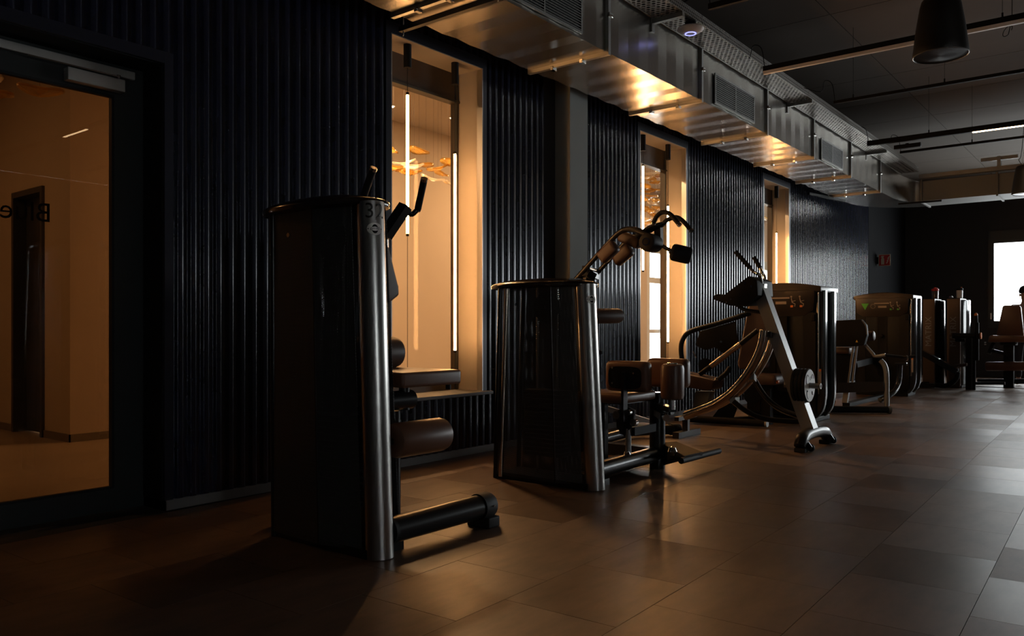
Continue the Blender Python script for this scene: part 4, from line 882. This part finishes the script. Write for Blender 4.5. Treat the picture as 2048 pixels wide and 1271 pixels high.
# ------------------------------------------------------------------ selectorised towers farther along the row
def stack_tower(label, x0, x1, y0, y1, zt, accent, loc_label=None):
    t = thing('weight_stack_machine', label, 'gym machine', ((x0 + x1) / 2, (y0 + y1) / 2, 0))
    fx0, fx1 = x0 + .05, x1 - .09
    part('base', MB().pad(((x0 + x1) / 2 - .03, (y0 + y1) / 2, .03), x1 - x0 - .12, y1 - y0 - .06, .06, .012), M['mdark'], t)
    part('front_panel', MB().pad(((fx0 + fx1) / 2, y0 + .035, (zt - .40) / 2 + .06), fx1 - fx0, .05, zt - .42, .012), M['mpanel'], t)
    part('stack_slot', MB().box((fx0 + fx1) / 2 - .06, (fx0 + fx1) / 2 + .06, y0 + .004, y0 + .012, .35, zt - .36), M['blackm'], t)
    for sx in (-1, 1): part('slot_rail', MB().box((fx0 + fx1) / 2 + sx * .07 - .012, (fx0 + fx1) / 2 + sx * .07 + .012, y0 - .002, y0 + .012, .35, zt - .34), M['mdark'], t)
    part('front_frame', MB().box(fx0 - .02, fx0 + .14, y0, y0 + .04, .1, zt - .36).box(fx1 - .12, fx1 + .02, y0, y0 + .04, .1, zt - .36), M['mdark'], t)
    part('rear_panel', MB().pad(((fx0 + fx1) / 2, y1 - .03, zt / 2), fx1 - fx0, .05, zt - .16, .012), M['mdark'], t)
    part('left_side_panel', MB().pad((x0 + .04, (y0 + y1) / 2, zt / 2), .05, y1 - y0 - .06, zt - .16, .012), M['mdark'], t)
    part('selector_knob', MB().lathe([(.005, -.05), (.03, -.045), (.035, -.02), (.02, 0), (.012, .02)], ((fx0 + fx1) / 2, y0, zt - .72), 18, 'Y'), M['blackm'], t)
    # arched head with placard
    n = 12; arch = [(x0, 0, zt - .12)] + [(x0 + (x1 - x0) * k / n, 0, zt - .075 + .075 * math.sin(PI * (k + 1.5) / (n + 3))) for k in range(n + 1)] + [(x1, 0, zt - .12)]
    part('head_cover', MB().shape([(a, y0 - .02, c) for a, _, c in arch], (0, y1 - y0 + .04, 0), .02), M['mbrown'], t)
    ph = part('placard', MB().shape([(fx0 - .02, y0 - .03, zt - .10), (fx1 + .02, y0 - .03, zt - .10), (fx1 + .0, y0 - .005, zt - .33), (fx1 - .12, y0 - .005, zt - .40), (fx0 + .1, y0 - .005, zt - .40), (fx0, y0 - .005, zt - .33)], (0, .05, 0), .01), M['mbrown'], t)
    zc = zt - .235; yy = y0 - .034; cxp = (fx0 + fx1) / 2
    def ln(z): return y0 - .032 + .025 * max(0, (zt - .1 - z) / .23)
    part('accent_triangle', MB().add([(fx0 + .08, ln(zc + .05) - .006, zc + .055), (fx0 + .20, ln(zc + .05) - .006, zc + .055), (fx0 + .14, ln(zc - .05) - .006, zc - .055)], [(0, 1, 2)]), M[accent], ph, flat=True)
    pr_ = MB()
    def quad(a, b, c, d): pr_.add([(a, ln(c) - .007, c), (b, ln(c) - .007, c), (b, ln(d) - .007, d), (a, ln(d) - .007, d)], [(0, 1, 2, 3)])
    quad(cxp - .11, cxp + .12, zc + .045, zc + .062); quad(cxp - .05, cxp + .08, zc - .02, zc + .012)
    for k in range(10):
        a = 2 * PI * k / 10; quad(fx0 + .26 + .035 * math.cos(a), fx0 + .27 + .035 * math.cos(a), zc + .035 * math.sin(a), zc + .012 + .035 * math.sin(a))
    part('placard_print', pr_, M['print'], ph, flat=True)
    ic = MB()
    for k, xx in enumerate((cxp + .14, cxp + .24)):
        y_ = ln(zc) - .007; ic.tube([(xx, y_, zc + .05), (xx + .01, y_, zc), (xx + .045, y_, zc - .02), (xx + .04, y_, zc - .05)], .005, 6); ic.tube([(xx + .01, y_, zc + .01), (xx + .05, y_, zc + .02)], .004, 6)
        ic.lathe([(.001, -.003), (.012, 0), (.001, .003)], (xx, y_, zc + .066), 10, 'Y')
    part('figure_icons', ic, M['print'], ph); part('icon_accents', MB().box(cxp + .13, cxp + .16, ln(zc) - .009, ln(zc) - .006, zc - .06, zc - .035).box(cxp + .24, cxp + .27, ln(zc) - .009, ln(zc) - .006, zc - .06, zc - .035), M[accent], ph)
    # the two rounded side posts that bend in under the tower
    for k, y in enumerate((y0 + .10, y0 + .44)):
        xx = x1 - .055
        sp = part('side_post', MB().tube([(xx - .22, y, .065), (xx - .12, y, .085), (xx - .03, y, .17), (xx, y, .32), (xx, y, .6), (xx, y, 1.0), (xx, y, zt - .10)], .058, 32, sub=4, flat=1.4, sq=.45), M['mside'], t)
        part('post_edge', MB().tube([(xx + .01, y - .078, .34), (xx + .01, y - .078, zt - .12)], .012, 10), M['bronze'] if k == 0 else M['mdark'], sp)
        if k == 0:
            part('warning_label', MB().box(xx + .0, xx + .045, y - .083, y - .078, .40, .62), M['print'], sp); part('warning_label_band', MB().box(xx + .0, xx + .045, y - .084, y - .079, .605, .635), M['orange'], sp)
            tv_, tf_ = text_geo('MATRIX', .10); part('post_lettering', MB().add([(xx + .0595, y - p_.y, zt - .70 + p_.x * 1.3) for p_ in tv_], tf_), M['silver'], sp, flat=True)
    part('side_shell', MB().pad((x1 - .10, (y0 + y1) / 2 - .03, zt / 2), .06, y1 - y0 - .12, zt - .2, .02), M['mdark'], t)
    part('side_latch', MB().pad((x1 - .09, y0 - .012, zt - .42), .05, .04, .08, .01), M['blackm'], t)
    part('rubber_foot', MB().pad((x1 - .2, y0 + .1, .012), .1, .1, .024, .006), M['rubber'], t); part('rubber_foot', MB().pad((x0 + .12, y0 + .1, .012), .1, .1, .024, .006), M['rubber'], t)
    return t
ta = stack_tower('dark weight stack machine with orange accent behind the ab trainer', -3.93, -3.0, 9.62, 10.26, 1.655, 'orange')
tb_ = stack_tower('dark weight stack machine with green triangle on its header', -3.93, -3.0, 14.3, 14.9, 1.71, 'green')

# seat side of the first stack machine
B = lambda x, y, Y=9.2: at(x, y, Y=Y)
part('back_pad', MB().shape([B(x, y, 9.15) for x, y in ((1497, 606), (1530, 612), (1536, 735), (1478, 738), (1474, 725))], (0, .12, 0), .025, 3), M['leather2'], ta)
part('seat_pad', MB().pad(B(1535, 757, 9.1), .34, .40, .12, .05), M['leather2'], ta)
part('seat_frame', MB().bar(B(1535, 770, 9.1), B(1535, 770, 9.7), .10, .08), M['mdark'], ta)
part('seat_column', MB().bar(Vector((B(1535, 770, 9.2).x, 9.2, 0)), B(1535, 772, 9.2), .1, .1, (0, 1, 0)), M['mdark'], ta)
part('loop_frame', MB().tube([B(1366, 730, 9.0), B(1362, 700, 9.0), B(1366, 678, 9.0), B(1382, 662, 9.0), B(1430, 648, 9.05), B(1480, 632, 9.1), B(1500, 625, 9.15)], .03, 14, sub=4), M['mdark'], ta)
part('guard_plate', MB().shape([B(x, y, 9.1) for x, y in ((1400, 662), (1470, 642), (1475, 690), (1450, 710), (1430, 694), (1410, 700), (1390, 690))], (0, .03, 0), .008), M['mdark'], ta)
part('guard_disc', MB().cyl(B(1411, 730, 9.05), B(1411, 730, 9.0), .085, 24), M['mdark'], ta); part('guard_bolt', MB().cyl(B(1442, 683, 9.09), B(1442, 683, 9.06), .014, 12), M['chrome'], ta); part('guard_pin', MB().tube([B(1386, 702, 9.0), B(1393, 715, 9.0)], .008, 8), M['chrome'], ta)
part('lever_tube', MB().tube([B(1400, 748, 8.9), B(1420, 733, 8.9), B(1480, 688, 8.95), B(1515, 660, 9.0)], .028, 14), M['mdark'], ta); part('lever_sleeve', MB().tube([B(1422, 732, 8.9), B(1481, 687, 8.95)], .034, 16), M['bronze'], ta)
part('shin_pad', MB().shape([B(x, y, 8.8) for x, y in ((1348, 748), (1352, 743), (1420, 757), (1428, 762), (1424, 778), (1412, 781), (1350, 770))], (0, .30, 0), .03, 3), M['leather2'], ta)
part('shin_arm', MB().tube([B(1425, 768, 8.95), B(1450, 748, 9.0), B(1460, 735, 9.05)], .03, 14, sub=3), M['mdark'], ta)
part('lower_shroud', MB().shape([B(x, y, 9.0) for x, y in ((1390, 782), (1420, 783), (1412, 818), (1384, 818))], (0, .15, 0), .012), M['silver'], ta)
part('rear_plate', MB().shape([B(x, y, 9.05) for x, y in ((1446, 805), (1476, 806), (1465, 836), (1421, 838))], (0, .04, 0), .006), M['mdark'], ta)
part('base_bar', MB().tube([at(1366, 836, Z=.055), at(1532, 846, Z=.055)], .04, 18), M['mdark'], ta); part('base_bar_cap', MB().tube([at(1531, 846, Z=.055), at(1535, 846.3, Z=.055)], .041, 18), M['silver'], ta)
part('base_runner', MB().bar(at(1450, 839, Z=.03), (-3.5, 9.66, .03), .08, .06), M['mdark'], ta)
part('orange_lever', MB().pad(B(1550, 763, 8.95), .09, .05, .035, .012), M['orange'], ta); part('cam_wheel', MB().cyl(B(1505, 790, 9.15), B(1505, 790, 9.1), .10, 26), M['mdark'], ta)

# seat side of the green stack machine
Dp = lambda x, y, Y=12.2: at(x, y, Y=Y)
part('shroud_plate', MB().shape([Dp(x, y, 12.0) for x, y in ((1663, 641), (1722, 638), (1732, 650), (1734, 670), (1728, 690), (1712, 692), (1664, 692))], (0, .10, 0), .02), M['blackm'], tb_)
part('shroud_edge', MB().tube([Dp(x, y, 11.99) for x, y in ((1724, 640), (1732, 652), (1734, 668))], .01, 8, sub=3), M['silver'], tb_)
part('warning_triangle', MB().add([Dp(x, y, 11.985) for x, y in ((1711, 684), (1716, 684), (1713.5, 679))], [(0, 1, 2)]), M['warn'], tb_, flat=True)
part('shoulder_roll', MB().cyl(Dp(1728, 672, 12.4), Dp(1749, 671, 12.4), .075, 24, bev=.03), M['leather2'], tb_)
for Y_ in (12.1, 12.45):
    part('arm_rail', MB().tube([Dp(1727, 685, Y_), Dp(1745, 706, Y_), Dp(1751, 712, Y_), Dp(1771, 709, Y_)], .022, 12, sub=3), M['silver'], tb_)
part('arm_grip', MB().tube([Dp(1771, 710, 12.1), Dp(1808, 714, 12.3), Dp(1830, 712, 12.4)], .022, 12), M['rubber'], tb_); gk_ = part('grip_ring', MB().tube([Dp(1810, 716, 12.25), Dp(1813, 716, 12.27)], .042, 18), M['bronze'], tb_)
part('loop_leg', MB().tube([Dp(1761, 720, 12.1), Dp(1769, 730, 12.1), Dp(1773, 748, 12.1), Dp(1773.5, 780, 12.1), Vector((Dp(1773.5, 780, 12.1).x, 12.1, 0))], .035, 14, sub=4), M['silver'], tb_)
part('seat_beam', MB().bar(Dp(1668, 775, 12.0), Dp(1768, 772, 12.1), .10, .14, (0, 0, 1)), M['mside'], tb_)
lx = Dp(1694, 780, 12.05); part('front_leg', MB().bar(lx, Vector((lx.x - .03, 12.05, .03)), .07, .07, (0, 1, 0)), M['silver'], tb_)
part('base_bar', MB().tube([at(1655, 818, Z=.05), at(1776, 819, Z=.05)], .045, 16), M['mdark'], tb_); part('base_bar_cap', MB().tube([at(1775, 819, Z=.05), at(1781, 819, Z=.05)], .05, 16), M['silver'], tb_)
part('cam_plate', MB().cyl(Dp(1680, 735, 12.3), Dp(1680, 735, 12.2), .24, 30), M['mdark'], tb_)
part('seat_pad', MB().pad(Dp(1683, 700, 12.3), .30, .3, .10, .04), M['leather2'], tb_)
for a, b in (((1707, 690), (1697, 765)), ((1714, 690), (1705, 765))): part('strut', MB().tube([Dp(*a, 12.05), Dp(*b, 12.05)], .016, 10), M['silver'], tb_)
part('back_link', MB().bar(Dp(1680, 735, 12.3), (-3.6, 14.35, .6), .1, .1), M['mdark'], tb_)
part('foot_lever', MB().tube([Dp(1800, 725, 13.2), Dp(1797, 765, 13.2), Dp(1785, 785, 13.0), Dp(1760, 800, 12.8)], .04, 12, sub=3), M['mside'], tb_); part('foot_pad_plate', MB().pad(Dp(1803, 727, 13.2), .16, .1, .04, .012), M['mside'], tb_)
part('base_runner', MB().bar((-3.4, 12.0, .025), (-3.4, 14.35, .025), .10, .05), M['blackm'], tb_)

# two narrow towers at the far end, bottles on top
def slim_tower(label, x0, x1, y0, y1, zt, letters):
    t = thing('weight_stack_machine', label, 'gym machine', ((x0 + x1) / 2, y0, 0))
    part('front_panel', MB().pad(((x0 + x1) / 2, y0 + .03, zt / 2), x1 - x0, .06, zt, .015), M['slim'], t)
    n = 10; prof = [(x1 - .02, y0 + .07)] + [(x1 - .03 + .13 * math.sin(PI * k / n) ** .7, y0 + .07 + (y1 - y0 - .07) * k / n) for k in range(n + 1)] + [(x0, y1), (x0, y0 + .07)]
    part('side_shell', MB().shape([(a, b, .05) for a, b in prof[1:]], (0, 0, zt - .07), .02), M['mside'], t)
    part('base', MB().box(x0, x1 + .02, y0 + .02, y1, 0, .05), M['mdark'], t)
    part('top_cap', MB().pad(((x0 + x1) / 2, (y0 + y1) / 2, zt - .01), x1 - x0 - .02, y1 - y0 - .1, .04, .01), M['mdark'], t)
    tv_, tf_ = text_geo(letters, .15); part('lettering', MB().add([((x0 + x1) / 2 - p_.y, y0 - .003, zt - .62 + p_.x * 1.05) for p_ in tv_], tf_), M['silver'], t, 'vertical lettering MATRIX', flat=True)
    return t
tc = slim_tower('slim brown machine tower carrying the bottle with the red cap', -3.41, -3.20, 17.0, 17.75, 1.675, 'MATRIX')
td = slim_tower('slim brown machine tower with vertical lettering, carrying the white bottle', -3.0, -2.77, 17.0, 17.75, 1.675, 'MATRIX')
def bottle(label, c, zb, r, h, body, cap_):
    t = thing('drink_bottle', label, 'bottle', (c[0], c[1], zb), 'bottles on the far machines')
    part('body', MB().lathe([(r * .85, 0), (r * .95, .006), (r, h * .6), (r * .92, h * .72)], (c[0], c[1], zb), 22), M[body], t)
    part('cap', MB().lathe([(r * 1.05, h * .70), (r * 1.1, h * .72), (r * 1.1, h * .86), (r * .8, h * .9), (r * .4, h * .92), (r * .35, h), (.003, h)], (c[0], c[1], zb), 22), M[cap_], t)
    part('spout', MB().cyl((c[0] + r * .5, c[1], zb + h * .88), (c[0] + r * .5, c[1], zb + h * .97), r * .25, 10), M['orange' if cap_ != 'red' else 'red'], t)
bottle('dark drink bottle with a bright red cap on the far machine', (-3.25, 17.3), 1.685, .06, .22, 'bottle', 'red'); bottle('white shaker bottle with a dark cap on the lettered machine', (-2.83, 17.3), 1.685, .055, .22, 'bottlew', 'blackm')
part('top_knob', MB().lathe([(.03, 0), (.035, .03), (.02, .055), (.003, .06)], (-2.94, 17.1, 1.67), 16), M['chrome'], td)
Ep = lambda x, y, Y=16.7: at(x, y, Y=Y)
part('padded_lever', MB().bar(Ep(1842, 703), Ep(1915, 743), .18, .10), M['mside'], tc); part('lever_pad', MB().pad(Ep(1923, 730), .22, .28, .06, .025, (1, 0, .2)), M['leather2'], tc)
part('lever_leg', MB().tube([Ep(1915, 743), Ep(1912, 757), Ep(1895, 770), Vector((Ep(1870, 775).x, 16.7, .06))], .045, 12, sub=4), M['mdark'], tc); part('lever_base', MB().bar((-3.9, 16.7, .05), Vector((Ep(1870, 775).x, 16.7, .05)), .1, .08), M['mdark'], tc); part('lever_link', MB().bar((-3.35, 16.7, .06), (-3.35, 17.05, .06), .1, .08), M['mdark'], tc)
# handle stand of the lettered machine
part('arm_bar', MB().tube([Ep(1905, 671), Ep(1950, 671)], .05, 14), M['mdark'], td); part('upright', MB().bar(Ep(1938, 672), Vector((Ep(1938, 672).x, 16.7, 0)), .10, .08, (0, 1, 0)), M['mdark'], td)
part('upright', MB().bar(Ep(1948, 670), Vector((Ep(1948, 670).x, 16.7, 0)), .05, .05, (0, 1, 0)), M['mdark'], td); part('handle_mast', MB().tube([Ep(1954, 720), Ep(1954, 645)], .035, 12), M['mdark'], td)
hk = part('hand_grip', MB().tube([Ep(1953, 650), Ep(1952, 630)], .03, 12), M['rubber'], td); part('orange_tip', MB().lathe([(.003, -.03), (.03, -.02), (.03, .01), (.01, .035)], Ep(1952, 629), 14), M['orange'], hk); part('orange_dial', MB().cyl(Ep(1961, 671), Ep(1963, 671), .06, 16), M['orange'], td)
part('link_beam', MB().bar(Vector((Ep(1925, 700).x, 16.75, .9)), (-2.85, 17.05, .9), .06, .06), M['mdark'], td); part('foot_beam', MB().bar(Ep(1950, 766), Ep(2010, 766), .06, .05), M['mdark'], td)

# bench machine at the far right
te = thing('seated_bench_machine', 'brown upholstered machine seat with tall backrest before the bright window', 'gym machine', (-2.2, 17.9, 0))
Bn = lambda x, y, Y=17.9: at(x, y, Y=Y)
part('backrest', MB().shape([Bn(x, y) for x, y in ((2005, 612), (2009, 610), (2038, 610), (2042, 614), (2048, 672), (1992, 672))], (0, .10, 0), .02), M['leather'], te)
part('seat', MB().shape([Bn(x, y, 17.5) for x, y in ((1978, 672), (1984, 670), (2070, 672), (2074, 680), (2070, 684), (1976, 684))], (0, .5, 0), .02), M['leather'], te)
part('thigh_roller', MB().cyl(Bn(1971, 732, 17.6), Bn(2075, 732, 17.6), .085, 24, bev=.03), M['leather'], te)
cx = Bn(2020, 690).x; part('column', MB().bar((cx, 17.75, 0), (cx, 17.75, .84), .16, .16, (0, 1, 0)), M['mdark'], te); part('seat_bracket', MB().box(cx - .12, cx + .12, 17.6, 17.95, .80, .86), M['mdark'], te)
part('back_post', MB().bar((cx, 18.05, .0), (cx, 18.05, 1.3), .1, .1, (0, 1, 0)), M['mdark'], te)
part('base_bar', MB().tube([Bn(1955, 762), Bn(2050, 762)], .05, 14), M['mdark'], te); part('side_cam', MB().cyl(Bn(1980, 695, 17.75), Bn(1986, 697, 17.75), .12, 20), M['mdark'], te); part('side_knob', MB().cyl(Bn(1969, 686, 17.7), Bn(1973, 686, 17.7), .03, 14), M['chrome'], te); part('cam_arm', MB().bar(Bn(1983, 700, 17.75), (cx, 17.75, .62), .06, .06), M['mdark'], te)
part('roller_arm', MB().bar((cx, 17.68, .5), Bn(2020, 732, 17.62), .08, .08), M['mdark'], te)

# ------------------------------------------------------------------ the person at the right edge
def skin_obj(name, chains, mt, org, parent=None, sub=2):
    vs, es, rs = [], [], []; idx = {}
    for ch in chains:
        pv = None
        for key, co, r in ch:
            if key in idx: i = idx[key]
            else: i = len(vs); idx[key] = i; vs.append(Vector(co)); rs.append(r)
            if pv is not None: es.append((pv, i))
            pv = i
    me = bpy.data.meshes.new(name); me.from_pydata([v - Vector(org) if parent is None else v - WL[parent.name] for v in vs], es, []); me.materials.append(mt)
    o = link(name, me, org if parent is None else WL[parent.name], parent)
    md = o.modifiers.new('skin', 'SKIN'); md.use_smooth_shade = True
    for i, r in enumerate(rs): me.skin_vertices[0].data[i].radius = (r if isinstance(r, tuple) else (r, r))
    me.skin_vertices[0].data[0].use_root = True
    s_ = o.modifiers.new('sub', 'SUBSURF'); s_.levels = sub; s_.render_levels = sub; return o
pc = at(2050, 640, Y=18.75); ox, oy = pc.x, pc.y
def Q(x, y, z): return (ox + x, oy + y, z * 1.06)
ch = [[('pel', Q(0, 0, .98), (.16, .11)), ('wai', Q(0, 0, 1.14), (.145, .10)), ('che', Q(0, 0, 1.34), (.18, .115)), ('nkb', Q(0, 0, 1.50), (.085, .075)), ('nk', Q(0, -.01, 1.57), .055), ('hd0', Q(0, -.03, 1.63), (.072, .085)), ('hd1', Q(0, -.03, 1.71), (.078, .098)), ('hd2', Q(0, -.02, 1.79), (.055, .07))]]
for s_ in (-1, 1):
    n_ = 'LR'[s_ > 0]
    ch.append([('pel', 0, 0), ('hip' + n_, Q(s_ * .095, 0, .92), .095), ('kne' + n_, Q(s_ * .11, -.03, .50), .06), ('ank' + n_, Q(s_ * .11, .0, .09), .042), ('toe' + n_, Q(s_ * .12, -.17, .035), .036)])
    ch.append([('che', 0, 0), ('sho' + n_, Q(s_ * .19, 0, 1.44), .065), ('elb' + n_, Q(s_ * .25, .0, 1.14), .045), ('wri' + n_, Q(s_ * .22, -.20, 1.0), .030), ('pal' + n_, Q(s_ * .20, -.27, .98), (.036, .018))])
    for k in range(4): ch.append([('pal' + n_, 0, 0), ('f%d%s' % (k, n_), Q(s_ * (.215 - .02 * k), -.32, .985 - .002 * k), .010), ('g%d%s' % (k, n_), Q(s_ * (.212 - .02 * k), -.35, .96), .009)])
    ch.append([('pal' + n_, 0, 0), ('th' + n_, Q(s_ * .165, -.28, .985), .011), ('th2' + n_, Q(s_ * .15, -.31, .975), .010)])
pe = skin_obj('person', ch, M['skin'], (ox, oy, 0)); tag(pe, 'person in a dusty pink shirt standing before the bright window, cut by the picture edge', 'person')
sh = [[('a', Q(0, 0, .96), (.175, .125)), ('b', Q(0, 0, 1.14), (.16, .115)), ('c', Q(0, 0, 1.34), (.195, .13)), ('d', Q(0, 0, 1.50), (.10, .09))]]
for s_ in (-1, 1): sh.append([('c', 0, 0), ('s%d' % s_, Q(s_ * .195, 0, 1.44), .082), ('e%d' % s_, Q(s_ * .245, 0, 1.20), .065)])
skin_obj('shirt', sh, M['shirt'], (0, 0, 0), pe)
tr_ = [[('p', Q(0, 0, 1.0), (.17, .12)), ('p2', Q(0, 0, .93), (.16, .12))]]
for s_ in (-1, 1): tr_.append([('p2', 0, 0), ('h%d' % s_, Q(s_ * .1, 0, .85), .105), ('k%d' % s_, Q(s_ * .11, -.03, .5), .078), ('n%d' % s_, Q(s_ * .11, 0, .12), .062)])
skin_obj('trousers', tr_, M['trouser'], (0, 0, 0), pe)
hc = Vector(Q(0, -.012, 1.735))
part('hair', MB().lathe([(.004, .125), (.05, .115), (.088, .08), (.104, .03), (.104, -.01), (.095, -.03), (.06, -.035), (.004, -.035)], hc, 24), M['hair'], pe)
part('nose', MB().lathe([(.003, -.02), (.014, -.012), (.009, .012), (.003, .025)], Vector(Q(0, -.135, 1.665)), 10), M['skin'], pe)
for s_ in (-1, 1):
    part('ear', MB().lathe([(.003, -.03), (.014, -.02), (.018, .008), (.01, .028), (.003, .032)], Vector(Q(s_ * .083, -.02, 1.675)), 10), M['skin'], pe)
    part('eye', MB().lathe([(.002, -.008), (.009, 0), (.002, .008)], Vector(Q(s_ * .032, -.118, 1.69)), 10), M['hair'], pe)
part('mouth', MB().pad(Q(0, -.117, 1.618), .045, .01, .01, .003), M['shirt'], pe)
